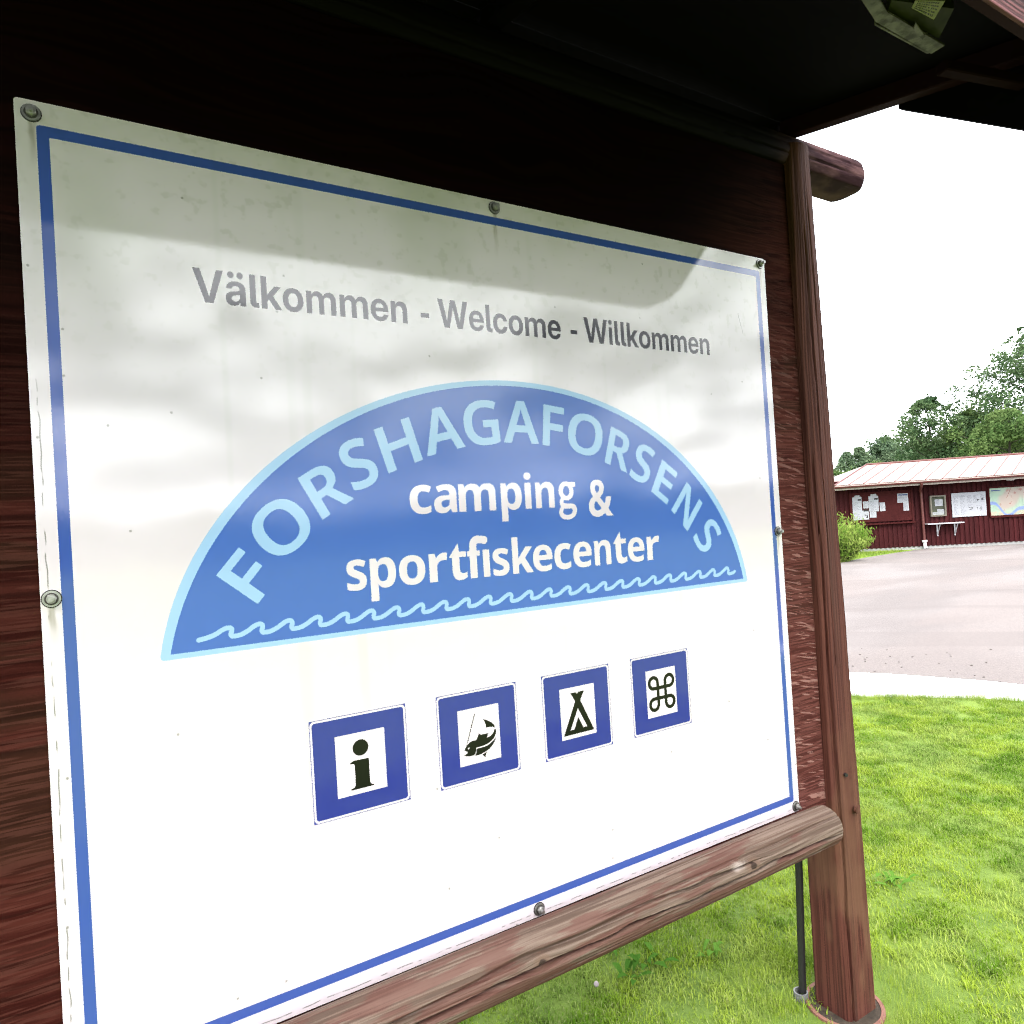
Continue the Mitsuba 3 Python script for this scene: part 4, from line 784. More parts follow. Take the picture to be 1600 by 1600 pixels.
ARC = [('F', (-0.0810, 1.4640), 49.4, 0.063, 0.0905), ('O', (-0.0294, 1.6052), 38, 0.104, 0.1010, None, True), ('R', (0.0504, 1.6168), 31, 0.0757, 0.0925, 28),
       ('S', (0.1309, 1.7269), 22, 0.063, 0.1000, None, True), ('H', (0.1942, 1.7068), 20, 0.0832, 0.0938, 16.5), ('A', (0.2850, 1.7426), 13.0, 0.0945, 0.0960, 10.8),
       ('G', (0.4215, 1.8178), 4.5, 0.0880, 0.1010, None, True), ('A', (0.4789, 1.7745), -1.6, 0.0940, 0.0975), ('F', (0.5853, 1.7696), -7.5, 0.0585, 0.0970, -5.4),
       ('O', (0.7135, 1.7958), -12, 0.1040, 0.1010, None, True), ('R', (0.7689, 1.7272), -21.5, 0.0740, 0.0940, -17.2), ('S', (0.8939, 1.7223), -24, 0.0630, 0.1000, None, True),
       ('E', (0.9179, 1.6491), -35, 0.0625, 0.0945, -28.5), ('N', (0.9846, 1.5971), -48, 0.0795, 0.0967, -40.5), ('S', (1.1136, 1.5213), -54, 0.0630, 0.1000, None, True)]
for e in ARC:
    put(SG + '__emblem__arched_letter', film(arc_letter(*e).buffer(0.0008), L2 - 0.00002, L3), 'mat_print_pale')

low = lambda ch: glyph('low_' + ch)
EML = 0.0605 / 545
B1, B2 = 1.6187, 1.4700
white = []
for ch, x0, x1 in (('c', .2374, .2880), ('a', .2934, .3480), ('m', .3533, .4470), ('p', .4612, .5169), ('i', .5255, .5437), ('n', .5556, .6085)):
    white.append(fitx(low(ch), x0, x1, B1, EML))
white.append(fit(low('g'), .6201, .6733, 1.5880, 1.6805))
white.append(fit(low('&'), .7104, .7859, 1.5905, 1.6830))
for ch, x0, x1 in (('s', .0923, .1333), ('p', .1412, .1971), ('o', .2042, .2635), ('r', .2730, .3170), ('s', .4300, .4723), ('k', .4815, .5377), ('e', .5377, .5924),
                   ('c', .5982, .6475), ('e', .6542, .7093), ('n', .7185, .7700), ('e', .8257, .8807), ('r', .8903, .9336)):
    white.append(fitx(low(ch), x0, x1, B2, EML))
TEE = Polygon([(.3203, 1.5192), (.3280, 1.5192), (.3280, 1.4900), (.3298, 1.4790), (.3350, 1.4715), (.3430, 1.4685), (.3530, 1.4690), (.3639, 1.4735), (.3639, 1.4858), (.3570, 1.4832), (.3510, 1.4836), (.3470, 1.4868), (.3458, 1.4925),
               (.3458, 1.5192), (.3625, 1.5192), (.3625, 1.5312), (.3458, 1.5312), (.3440, 1.5500)]).buffer(-.0006).buffer(.0006)
white += [TEE, affinity.translate(TEE, .4580, 0)]
hook = LineString(chaikin([(.3805, 1.4700), (.3805, 1.5360), (.3815, 1.5480), (.3880, 1.5545), (.3980, 1.5560), (.4040, 1.5545)])).buffer(.0088, cap_style='flat')
white.append(shapely.union_all([hook, Point(.4095, 1.5530).buffer(.0092), sbox(.3656, 1.5192, .3975, 1.5305)]).difference(Point(.4005, 1.5668).buffer(.0045)))
white.append(sbox(.4050, 1.4700, .4215, 1.5312))
for g in white:
    put(SG + '__emblem__lettering', film(g.buffer(0.0001), L2 - 0.00002, L3), 'mat_print_white')
# the row of little waves
per = 0.05483
cyc = [(0.0, 0.0), (0.012, 0.0006), (0.024, 0.0055), (0.036, 0.0135), (0.044, 0.0172), (0.0510, 0.0168), (0.0528, 0.0110), (0.0505, 0.0055), (0.0515, 0.0008)]
pts = [(-0.1855, 1.4090), (-0.172, 1.4110), (-0.157, 1.4155), (-0.146, 1.4222), (-0.138, 1.4250), (-0.1300, 1.4244), (-0.1290, 1.4190), (-0.1315, 1.4135), (-0.1300, 1.4092)]
x0 = -0.1270
for k in range(24):
    pts += [(x0 + k * per + a, 1.4082 + b) for a, b in cyc]
pts += [(x0 + 24 * per + 0.002, 1.4082), (x0 + 24 * per + 0.014, 1.4092), (1.2120, 1.4135)]
put(SG + '__emblem__wave_line', film(LineString(chaikin(pts, 2)).buffer(0.0044), L2 - 0.00002, L3), 'mat_print_pale')

# the four service symbols, each on a square sticker
ICON = 0.2
icon_at = 0


def icon_shape(pts):
    P = np.array(pts)
    return Polygon([(icon_at * 0.26980 + x * ICON, 1.024 + z * ICON) for x, z in P]).buffer(0)


def sticker(i):
    global icon_at
    icon_at = i
    X, Z = i * 0.26980, 1.024
    s = lambda a, b: (X + a * ICON, Z + b * ICON)
    k = numbered(SG + '__symbol')
    corner = sbox(*s(0, 0), *s(1, 1)).difference(rrect(X + 0.0011, X + ICON - 0.0011, Z + 0.0011, Z + ICON - 0.0011, 0.0085))
    rim = rrect(X + 0.0011, X + ICON - 0.0011, Z + 0.0011, Z + ICON - 0.0011, 0.0085).difference(rrect(X + 0.0052, X + ICON - 0.0052, Z + 0.0052, Z + ICON - 0.0052, 0.0060))
    blue = rrect(X + 0.0052, X + ICON - 0.0052, Z + 0.0052, Z + ICON - 0.0052, 0.0060)
    put(k + '__edge', film(corner, -0.00002, L1), 'mat_icon_blue')
    put(k + '__rim', film(rim, -0.00002, L1), 'mat_print_white')
    put(k + '__field', film(blue, -0.00002, L1), 'mat_icon_blue')
    put(k + '__window', film(sbox(*s(0.2435, 0.194), *s(0.757, 0.803)), L1 - 0.00002, L2), 'mat_print_white')
    return k


k = sticker(0)
tag(k, 'blue square with a black information i')
stem = icon_shape([(.385, .516), (.425, .5315), (.5775, .5285), (.578, .292), (.583, .272), (.596, .2605), (.6165, .2575), (.6165, .2437), (.382, .2437), (.382, .2575), (.404, .2605), (.421, .270), (.430, .292), (.430, .478), (.425, .497), (.410, .504), (.385, .5045)])
dot = Point(0.499 * ICON, 1.024 + 0.650 * ICON).buffer(0.0805 * ICON, quad_segs=24)
put(k + '__letter', film(stem.union(dot), L2 - 0.00002, L3), 'mat_icon_black')
k = sticker(1)
tag(k, 'blue square with a black fish on a line')
fish = icon_shape([(.307, .364), (.317, .389), (.335, .408), (.351, .424), (.370, .438), (.392, .446), (.425, .450), (.455, .447), (.468, .464), (.490, .514), (.521, .492), (.609, .494), (.588, .448), (.610, .450), (.634, .456), (.655, .468), (.673, .484), (.684, .503), (.689, .524), (.704, .522), (.708, .503), (.706, .484), (.700, .464), (.690, .445), (.674, .426), (.655, .409), (.631, .395), (.604, .384), (.572, .376), (.538, .370), (.446, .365), (.445, .340), (.438, .314), (.430, .302), (.417, .294), (.385, .289), (.350, .291), (.297, .309), (.320, .322), (.344, .331), (.341, .342)])
fish = fish.difference(Point(1 * 0.2698 + 0.355 * ICON, 1.024 + 0.378 * ICON).buffer(0.0022))
belly = icon_shape([(.454, .353), (.505, .352), (.553, .354), (.598, .364), (.637, .381), (.672, .403), (.698, .429), (.688, .398), (.669, .370), (.650, .349), (.625, .330), (.598, .314), (.566, .300), (.5, .282), (.426, .281), (.440, .297), (.446, .312)])
tail = icon_shape([(.554, .661), (.590, .645), (.621, .627), (.648, .609), (.668, .592), (.685, .574), (.696, .555), (.693, .536), (.680, .546), (.665, .554), (.628, .560), (.584, .561), (.586, .582), (.580, .603), (.570, .632)])
fin = icon_shape([(.52, .275), (.55, .283), (.59, .291), (.576, .283), (.568, .275), (.560, .258), (.555, .238), (.536, .256)])
rod = icon_shape([(.447, .735), (.457, .737), (.335, .405), (.326, .400)])
put(k + '__fish', film(shapely.union_all([fish, belly, tail, fin, rod]), L2 - 0.00002, L3), 'mat_icon_black')
k = sticker(2)
tag(k, 'blue square with a black tent')
tent = icon_shape([(.403, .735), (.483, .735), (.500, .711), (.519, .735), (.600, .735), (.539, .630), (.722, .2415), (.274, .2415), (.464, .630)]).difference(icon_shape([(.4985, .542), (.623, .297), (.563, .297), (.496, .431), (.429, .296), (.370, .296)]))
put(k + '__tent', film(tent, L2 - 0.00002, L3), 'mat_icon_black')
k = sticker(3)
tag(k, 'blue square with a black looped square')
cxs, czs = [0.437, 0.570], [0.428, 0.562]
w_ = 0.022
lines = []
mx, mz = 0.503, 0.495
for sx in (-1, 1):
    for sz in (-1, 1):
        bx, bz = mx + sx * 0.0645, mz + sz * 0.0665      # crossing point at this corner
        R_ = 0.0715
        ox, oz = bx + sx * R_, bz + sz * R_
        a0 = math.atan2(-sz, 0); 
        # from (ox, bz) round the far side to (bx, oz)
        start, end = math.atan2(-sz, 0), math.atan2(0, -sx)
        sweep = (end - start) % (2 * pi)
        if sweep < pi:
            sweep -= 2 * pi
        arc = [(ox + R_ * math.cos(start + sweep * t), oz + R_ * math.sin(start + sweep * t)) for t in np.linspace(0, 1, 40)]
        lines.append(LineString([(mx - sx * 0.0645, bz), (ox, bz)] + arc + [(bx, oz), (bx, mz - sz * 0.0665)]).buffer(w_))
loopsq = shapely.union_all(lines)
loopsq = affinity.affine_transform(loopsq, [ICON, 0, 0, ICON, 3 * 0.26980, 1.024])
put(k + '__looped_square', film(loopsq, L2 - 0.00002, L3), 'mat_icon_black')

principled('mat_dark_steel', (0.05, 0.048, 0.044), 0.45, metallic=0.6)
# hexagon bolts with washers
def bolt(x, z, seed):
    r = np.random.default_rng(seed)
    k = numbered(SG + '__bolt')
    turn = r.uniform(0, 1.0)
    hexa = Polygon([(0.0082 * math.cos(turn + i * pi / 3), 0.0088 * math.sin(turn + i * pi / 3)) for i in range(6)])
    lo = trimesh.creation.extrude_polygon(hexa, 0.0048, engine='earcut')
    V = np.array(lo.vertices)
    top = np.array([[0.0070 * math.cos(t), 0.0070 * math.sin(t), 0.0064] for t in np.linspace(0, 2 * pi, 18, endpoint=False)])
    head = trimesh.Trimesh(np.vstack([V, top])).convex_hull
    tip = trimesh.creation.cylinder(0.0042, 0.010, sections=20); tip.apply_translation((0, 0, 0.0094))
    wsh = trimesh.creation.annulus(0.0052, 0.0134, 0.0018, sections=36); wsh.apply_translation((0, 0, 0.0021))
    spr = trimesh.creation.annulus(0.0052, 0.0100, 0.0022, sections=28); spr.apply_translation((0, 0, 0.0042))
    head.apply_translation((0, 0, 0.0054))
    tip.apply_translation((0, 0, 0.0045))
    A = np.array([[1, 0, 0, x], [0, 0, -1, -0.0003], [0, 1, 0, z], [0, 0, 0, 1.0]])
    seal = trimesh.creation.annulus(0.0060, 0.0149, 0.0011, sections=40); seal.apply_translation((0, 0, 0.00055))
    for nm, m, mm in (('head', cat(head, tip), 'mat_steel'), ('washer', wsh, 'mat_steel'), ('spring_washer', spr, 'mat_dark_steel'), ('seal', seal, 'mat_rubber')):
        m.apply_transform(A)
        put(k + '__' + nm, m, mm, 20)


for i, (x, z) in enumerate([(-0.3949, 2.3152), (0.4903, 2.3201), (1.4037, 2.3195), (-0.4030, 1.5069), (1.4075, 1.5163), (0.4958, 0.6975), (1.4076, 0.6969)]):
    bolt(x, z, i)

# ------------------------------------------------------------------ the red building across the parking lot (local x along its front, y inwards)
B0 = np.array([22.922, 11.278, 0.0])
BX, BY, BZ = np.array([0.7572, -0.6532, 0]), np.array([0.6532, 0.7572, 0]), np.array([0, 0, 1.0])
loc = lambda m: oriented(m, B0, BX, BY, BZ)
BL = thing('red_building', 'long low dark red timber building with a pale metal roof across the parking lot', 'building')
XL, XR = -2.66, 13.0
put(BL + '__wall', loc(box(XL, XR, 0.03, 5.2, 0.10, 2.42)), 'mat_siding')
put(BL + '__plinth', loc(box(XL + 0.03, XR - 0.03, 0.035, 5.17, -0.05, 0.115)), 'mat_plinth')
battens = [box(x, x + 0.075, 0.002, 0.0295, 0.095, 2.42) for x in np.arange(XL + 0.01, XR - 0.08, 0.145)]
battens += [box(XL - 0.026, XL - 0.0005, y, y + 0.075, 0.095, 2.42) for y in np.arange(0.05, 5.1, 0.145)]
put(BL + '__siding', loc(cat(*battens)), 'mat_siding')
tag(BL + '__siding', kind='stuff')
# roof: metal trays with standing seams between them, leaning as they rise
EY, EZ, RY, RZ = -0.60, 2.255, 2.5, 3.02
lean_x = 1.97
ups = np.array([lean_x, RY - EY, RZ - EZ])
nrm = np.cross([1, 0, 0], ups); nrm /= np.linalg.norm(nrm)
x = -2.80
edges = [-2.80, -2.36, -1.91, -1.45, -0.97, -0.52, -0.06, 0.44, 0.93, 1.43, 1.95, 2.46] + [2.97 + 0.51 * i for i in range(21)]
RF = BL + '__roof'


def quadslab(a, b, c, d, n, t):
    P = np.array([a, b, c, d, *(np.array([a, b, c, d]) + n * t)])
    F = [(0, 2, 1), (0, 3, 2), (4, 5, 6), (4, 6, 7), (0, 1, 5), (0, 5, 4), (1, 2, 6), (1, 6, 5), (2, 3, 7), (2, 7, 6), (3, 0, 4), (3, 4, 7)]
    m = trimesh.Trimesh(P, F, process=False)
    if m.volume < 0:
        m.invert()
    return m


r3 = np.random.default_rng(6)
for i in range(len(edges) - 1):
    a, b = np.array([edges[i] + 0.004, EY, EZ]), np.array([edges[i + 1] - 0.004, EY, EZ])
    put(RF + '__panel', loc(quadslab(a, b, b + ups, a + ups, nrm, 0.012 + r3.uniform(-0.003, 0.003))), 'mat_roof_metal')
for e in edges:
    a = np.array([e, EY, EZ]) + nrm * 0.012
    m = bar(a, a + ups, 0.030, 0.036, up=nrm, c=0.002)
    put(RF + '__seam', loc(m), 'mat_roof_seam')
back = np.array([0, 2 * RY - EY, EZ])
a, b = np.array([XL - 0.14 + lean_x, RY, RZ]), np.array([XR + 0.3, RY, RZ])
put(RF + '__rear_slope', loc(quadslab(a, b, np.array([XR + 0.3, 5.9, EZ]), np.array([XL - 0.14, 5.9, EZ]), np.array([0, 0.24, 0.97]), 0.012)), 'mat_roof_metal')
put(RF + '__left_slope', loc(quadslab(np.array([-2.80, EY, EZ]), np.array([-2.80 + lean_x, RY, RZ]), np.array([-2.80 + lean_x, RY + 0.02, RZ]), np.array([-2.80, 5.9, EZ]), np.array([-0.36, 0, 0.93]), 0.012)), 'mat_roof_metal')
put(RF + '__ridge_cap', loc(tube([(-2.80 + lean_x, RY, RZ + 0.02), (XR + 0.3, RY, RZ + 0.02)], 0.05, 10)), 'mat_red_metal', 40)
put(RF + '__hip_cap', loc(tube([(-2.80, EY, EZ + 0.012), (-2.80 + lean_x, RY, RZ + 0.02)], 0.03, 8)), 'mat_red_metal', 40)
# eaves: fascia, soffit, gutter with its brackets
put(BL + '__soffit', loc(box(-2.78, XR + 0.28, -0.56, 0.0, 2.135, 2.15)), 'mat_siding')
put(BL + '__eave_trim', loc(cbox(-2.79, XR + 0.29, -0.590, -0.562, 2.095, 2.245, 0.004)), 'mat_pale_trim')
gut = Polygon([(0.062 * math.cos(t), 0.062 * math.sin(t)) for t in np.linspace(pi, 2 * pi, 14)] + [(0.055 * math.cos(t), 0.055 * math.sin(t)) for t in np.linspace(2 * pi, pi, 14)])
gm = trimesh.creation.extrude_polygon(gut, XR + 0.3 + 2.82, engine='earcut')
v = gm.vertices; gm.vertices = np.stack([-2.82 + v[:, 2], v[:, 0] - 0.655, v[:, 1] + 2.215], 1)
gm.invert() if gm.volume < 0 else None
put(BL + '__gutter', loc(gm), 'mat_red_metal', 40)
dp = [(-0.20, -0.655, 2.165), (-0.20, -0.655, 2.12), (-0.185, -0.60, 2.06), (-0.06, -0.14, 1.93), (-0.015, -0.085, 1.88), (-0.01, -0.075, 1.80), (0.0, -0.075, 0.27)]
put(BL + '__downpipe', loc(tube(dp, 0.040, 14)), 'mat_red_metal', 40)
put(BL + '__pipe_shoe', loc(cat(tube([(0.0, -0.075, 0.30), (0.0, -0.075, 0.235), (0.0, -0.078, 0.225)], [0.078, 0.078, 0.055], 16), tube([(0.0, -0.08, 0.225), (0.0, -0.085, 0.12), (0.01, -0.13, 0.02)], 0.052, 14))), 'mat_white_paint', 40)
put(BL + '__eave_lamp', loc(cbox(2.42, 2.60, -0.45, -0.30, 2.07, 2.134, 0.012)), 'mat_white_paint')


def ply_box(*a):
    return loc(box(*a))


# noticeboard with papers
NBD = thing('noticeboard', 'dark red wooden noticeboard on the building wall, left of the drainpipe', 'noticeboard')
put(NBD + '__panel', ply_box(-2.165, -0.315, -0.040, 0.0015, 0.985, 1.935), 'mat_noticeboard')
for a in ((-2.215, -2.166, -0.06, 0.0015, 0.935, 1.985), (-0.314, -0.265, -0.06, 0.0015, 0.935, 1.985), (-2.165, -0.315, -0.06, 0.0015, 1.936, 1.985)):
    put(NBD + '__frame', ply_box(*a), 'mat_noticeboard')
put(NBD + '__ledge', loc(cbox(-2.24, -0.24, -0.11, 0.0015, 0.885, 0.934, 0.006)), 'mat_noticeboard')


def text_lines(key, x0, x1, z0, z1, y, step=0.03, seed=0, fill=0.75):
    r = np.random.default_rng(seed)
    ms = []
    for z in np.arange(z1 - step, z0 + step * 0.4, -step):
        ms.append(box(x0 + 0.012, x0 + 0.012 + (x1 - x0 - 0.024) * r.uniform(fill - 0.25, fill + 0.24), y - 0.0008, y - 0.0003, z, z + step * 0.28))
    return cat(*ms)


mat('mat_paper', {'type': 'twosided', 'bsdf': {'type': 'diffuse', 'reflectance': rgb(0.40, 0.42, 0.46)}})
mat('mat_grey_print', {'type': 'twosided', 'bsdf': {'type': 'diffuse', 'reflectance': rgb(0.22, 0.23, 0.27)}})
mat('mat_dark_print', {'type': 'twosided', 'bsdf': {'type': 'diffuse', 'reflectance': rgb(0.09, 0.095, 0.11)}})
mat('mat_blue_print', {'type': 'twosided', 'bsdf': {'type': 'diffuse', 'reflectance': rgb(0.10, 0.13, 0.25)}})
PAPERS = [('wide sheet at the upper left of the noticeboard with a black bar', -2.128, -1.835, 1.372, 1.850, 1), ('narrow slip peeping out above the leftmost sheet on the noticeboard', -2.050, -1.890, 1.800, 1.905, 0),
          ('small square sheet between the two tall sheets on the noticeboard', -1.800, -1.628, 1.455, 1.690, 2), ('tall sheet in the middle of the noticeboard with a black bar near its top', -1.620, -1.316, 1.335, 1.852, 1),
          ('narrow slip peeping out above the tall middle sheet on the noticeboard', -1.550, -1.372, 1.815, 1.918, 0), ('sheet at the right end of the left group of papers', -1.288, -1.118, 1.330, 1.618, 3),
          ('wide sheet at the lower left of the noticeboard with a dark picture', -2.130, -1.636, 1.078, 1.380, 4), ('small sheet at the bottom right of the left group of papers', -1.610, -1.404, 1.132, 1.328, 2),
          ('wide sheet with a blue heading at the upper right of the noticeboard', -0.735, -0.402, 1.570, 1.878, 5), ('small sheet hanging below the sheet with a blue heading', -0.563, -0.393, 1.300, 1.572, 2)]
for i, (lab_, x0, x1, z0, z1, kind) in enumerate(PAPERS):
    k = thing('pinned_paper', lab_, 'paper', 'papers pinned to the noticeboard')
    y = -0.0415 - 0.0025 * (i % 3)
    r = np.random.default_rng(90 + i)
    gx, gz = np.meshgrid(np.linspace(x0, x1, 5), np.linspace(z0, z1, 5), indexing='ij')
    m = ply_box(x0, x1, y - 0.0008, y, z0, z1)
    put(k + '__sheet', m, 'mat_paper')
    yy = y - 0.0009
    if kind == 1:
        put(k + '__bar', ply_box(x1 - 0.125, x1 - 0.012, yy - 0.0006, yy, z1 - 0.130, z1 - 0.075), 'mat_ink')
        tag(put(k + '__print', loc(text_lines(k, x0, x1, z0, z1 - 0.16, yy, 0.034, i)), 'mat_grey_print'), kind='stuff')
    elif kind == 4:
        put(k + '__bar', ply_box(x1 - 0.155, x1 - 0.004, yy - 0.0006, yy, z1 - 0.030, z1 + 0.035), 'mat_ink')
        tag(put(k + '__picture', loc(cat(box(x1 - 0.075, x1 - 0.035, yy - 0.0006, yy, z0 + 0.06, z0 + 0.15), box(x1 - 0.105, x1 - 0.030, yy - 0.0006, yy, z0 + 0.055, z0 + 0.075), box(x1 - 0.13, x1 - 0.105, yy - 0.0006, yy, z0 + 0.11, z0 + 0.17))), 'mat_ink'), kind='stuff')
        tag(put(k + '__print', loc(text_lines(k, x0, x1 - 0.17, z0, z1 - 0.04, yy, 0.034, i)), 'mat_grey_print'), kind='stuff')
    elif kind == 5:
        put(k + '__heading', ply_box(x0 + 0.02, x1 - 0.02, yy - 0.0006, yy, z1 - 0.070, z1 - 0.030), 'mat_blue_print')
        tag(put(k + '__print', loc(text_lines(k, x0, x1, z0, z1 - 0.09, yy, 0.03, i)), 'mat_grey_print'), kind='stuff')
    elif kind:
        tag(put(k + '__print', loc(text_lines(k, x0, x1, z0, z1, yy, 0.03, i, 0.6)), 'mat_grey_print'), kind='stuff')

# glazed display case
DC = thing('display_case', 'small grey-brown display case with two papers, right of the drainpipe', 'display case')
principled('mat_case', (0.13, 0.12, 0.095), 0.5)
principled('mat_case_back', (0.055, 0.062, 0.045), 0.7)
X0, X1, Z0_, Z1_ = 0.240, 0.712, 1.050, 1.738
for a in ((X0, X0 + 0.045, Z0_, Z1_), (X1 - 0.045, X1, Z0_, Z1_), (X0 + 0.0455, X1 - 0.0455, Z0_, Z0_ + 0.045), (X0 + 0.0455, X1 - 0.0455, Z1_ - 0.045, Z1_)):
    put(DC + '__frame', ply_box(a[0], a[1], -0.10, 0.0015, a[2], a[3]), 'mat_case')
put(DC + '__back', ply_box(X0 + 0.046, X1 - 0.046, -0.03, 0.0010, Z0_ + 0.046, Z1_ - 0.046), 'mat_case_back')
for lab_, x0, x1, z0, z1 in (('pale square notice in the upper half of the display case', 0.400, 0.640, 1.388, 1.608), ('low wide notice at the bottom of the display case', 0.300, 0.662, 1.100, 1.190), ('notice lying over the low one in the display case', 0.456, 0.662, 1.120, 1.282)):
    k = thing('case_notice', lab_, 'paper')
    d_ = -0.032 if z1 < 1.25 else -0.035
    put(k + '__sheet', ply_box(x0, x1, d_ - 0.001, d_, z0, z1), 'mat_paper')
    tag(put(k + '__print', loc(text_lines(k, x0, x1, z0, z1, d_ - 0.0012, 0.03, int(z1 * 1000), 0.6)), 'mat_grey_print'), kind='stuff')
mat('mat_pane', {'type': 'thindielectric', 'int_ior': 1.5})
put(DC + '__pane', ply_box(X0 + 0.046, X1 - 0.046, -0.080, -0.0795, Z0_ + 0.046, Z1_ - 0.046), 'mat_pane')

# white information poster
PO = thing('information_poster', 'wide white information poster with grey text columns and small pictures', 'poster')
put(PO + '__sheet', ply_box(0.912, 1.930, -0.022, 0.0012, 0.990, 1.776), 'mat_paper')
cols = [text_lines(PO, 0.95 + 0.20 * c, 1.145 + 0.20 * c, 1.04 if c in (0, 1) else 1.42, 1.70, -0.0222, 0.033, 40 + c, 0.72) for c in range(5)]
cols += [text_lines(PO, 1.36, 1.56, 1.30, 1.39, -0.0222, 0.033, 51, 0.7), text_lines(PO, 1.62, 1.86, 1.30, 1.36, -0.0222, 0.03, 52, 0.7)]
tag(put(PO + '__text', loc(cat(*cols)), 'mat_grey_print'), kind='stuff')
r4 = np.random.default_rng(12)
for x0, x1, z0, z1 in ((1.40, 1.56, 1.185, 1.285), (1.63, 1.83, 1.165, 1.290), (1.66, 1.74, 1.49, 1.55), (1.78, 1.86, 1.50, 1.58)):
    ms = []
    for q in range(14):
        a, b = r4.uniform(x0, x1 - 0.04), r4.uniform(z0, z1 - 0.02)
        ms.append(box(a, a + r4.uniform(0.012, 0.05), -0.0232, -0.0226, b, b + r4.uniform(0.006, 0.025)))
    tag(put(PO + '__picture', loc(cat(*ms)), 'mat_dark_print'), kind='stuff')

# map board: a printed town map with a river
MP = thing('map_board', 'framed town map in pale green and pink with a blue river', 'map')
MX0, MX1, MZ0, MZ1 = 2.035, 3.75, 0.972, 1.858
def map_color(p, n, uv):
    s = (p.x - 22.922) * 0.7572 - (p.y - 11.278) * 0.6532
    z = p.z
    c = mix(mi.Color3f(0.40, 0.62, 0.48), mi.Color3f(0.50, 0.66, 0.52), fbm(s * 5, z * 5, 1.0))
    town = smoothstep(0.34, 0.20, dr.sqrt(dr.square((s - 2.62) * 0.85 - (z - 1.5) * 0.35) + dr.square((z - 1.50) * 0.75)) + 0.10 * (fbm(s * 9, z * 9, 4.0) - 0.5))
    town = dr.maximum(town, smoothstep(0.36, 0.16, dr.sqrt(dr.square(s - 3.1) + dr.square(z - 1.75)) + 0.1 * (fbm(s * 8, z * 8, 5.0) - 0.5)))
    c = mix(c, mi.Color3f(0.62, 0.47, 0.43), town * 0.8)
    c = mix(c, mi.Color3f(0.50, 0.22, 0.20), smoothstep(0.66, 0.74, fbm(s * 9, z * 9, 7.0)) * town * 0.8)
    low = smoothstep(1.20, 1.06, z + 0.1 * (fbm(s * 5, 2.0) - 0.5))
    c = mix(c, mi.Color3f(0.62, 0.56, 0.42), low * smoothstep(0.42, 0.6, fbm(s * 4, z * 6, 3.0)))
    d = s - 2.05
    rz = 1.375 - 0.42 * smoothstep(0.12, 0.48, d) + 0.22 * smoothstep(0.50, 0.85, d) - 0.06 * smoothstep(0.9, 1.5, d)
    c = mix(c, mi.Color3f(0.27, 0.38, 0.72), smoothstep(0.062, 0.045, dr.abs(z - rz - 0.04 * (noise(s * 9, 1.0) - 0.5))))
    road = smoothstep(0.010, 0.004, dr.abs(s - 2.50 - 0.45 * (z - 1.45)))
    return mix(c, mi.Color3f(0.42, 0.12, 0.10), road * smoothstep(1.5, 1.55, z)) * 0.62
principled('mat_map', map_color, 0.5)
put(MP + '__sheet', ply_box(MX0, MX1, -0.030, 0.0015, MZ0, MZ1), 'mat_map')
put(MP + '__title', ply_box(2.09, 2.37, -0.0312, -0.0304, 1.762, 1.797), 'mat_blue_print')
for a in ((MX0 - 0.03, MX0 - 0.0005, MZ0 - 0.03, MZ1 + 0.03), (MX1 + 0.0005, MX1 + 0.03, MZ0 - 0.03, MZ1 + 0.03), (MX0, MX1, MZ0 - 0.07, MZ0 - 0.0005), (MX0, MX1, MZ1 + 0.0005, MZ1 + 0.05)):
    put(MP + '__frame', ply_box(a[0], a[1], -0.055, 0.0015, a[2], a[3]), 'mat_noticeboard')

# grey shelf on two brackets
SF = thing('wall_shelf', 'narrow grey metal shelf on two brackets under the display case', 'shelf')
put(SF + '__top', loc(cbox(0.055, 1.135, -0.30, 0.0015, 0.795, 0.835, 0.004)), 'mat_galvanised')
for xb in (0.43, 0.955):
    m = cat(bar((xb, -0.24, 0.79), (xb, 0.0, 0.44), 0.028, 0.028), cbox(xb - 0.02, xb + 0.02, -0.016, 0.0015, 0.40, 0.794, 0.003))
    put(SF + '__bracket', loc(m), 'mat_galvanised')

# ------------------------------------------------------------------ shrubs and trees
def leaf_quads(C, size, r, up=None, aspect=0.5, droop=0.0):
    """small pointed leaves (two triangles folded along the rib) at the points C"""
    n = len(C)
    d = r.normal(size=(n, 3))
    if up is not None:
        d = d * (1 - up[:, None]) + up[:, None] * np.array([0, 0, 1.6])
    d[:, 2] -= droop
    d /= np.linalg.norm(d, axis=1, keepdims=True)
    e = np.cross(d, r.normal(size=(n, 3))); e /= np.linalg.norm(e, axis=1, keepdims=True)
    s = (size * r.uniform(0.6, 1.35, n))[:, None]
    nrm = np.cross(d, e)
    a, b = C - d * s * 0.5, C + d * s * 0.5
    m1, m2 = C + e * s * aspect * 0.5 + nrm * s * 0.10, C - e * s * aspect * 0.5 + nrm * s * 0.10
    V = np.stack([a, m1, b, m2], 1).reshape(-1, 3)
    o = np.arange(n)[:, None] * 4
    F = np.concatenate([o + [0, 1, 2], o + [0, 2, 3]], 0)
    return trimesh.Trimesh(V, F, process=False)


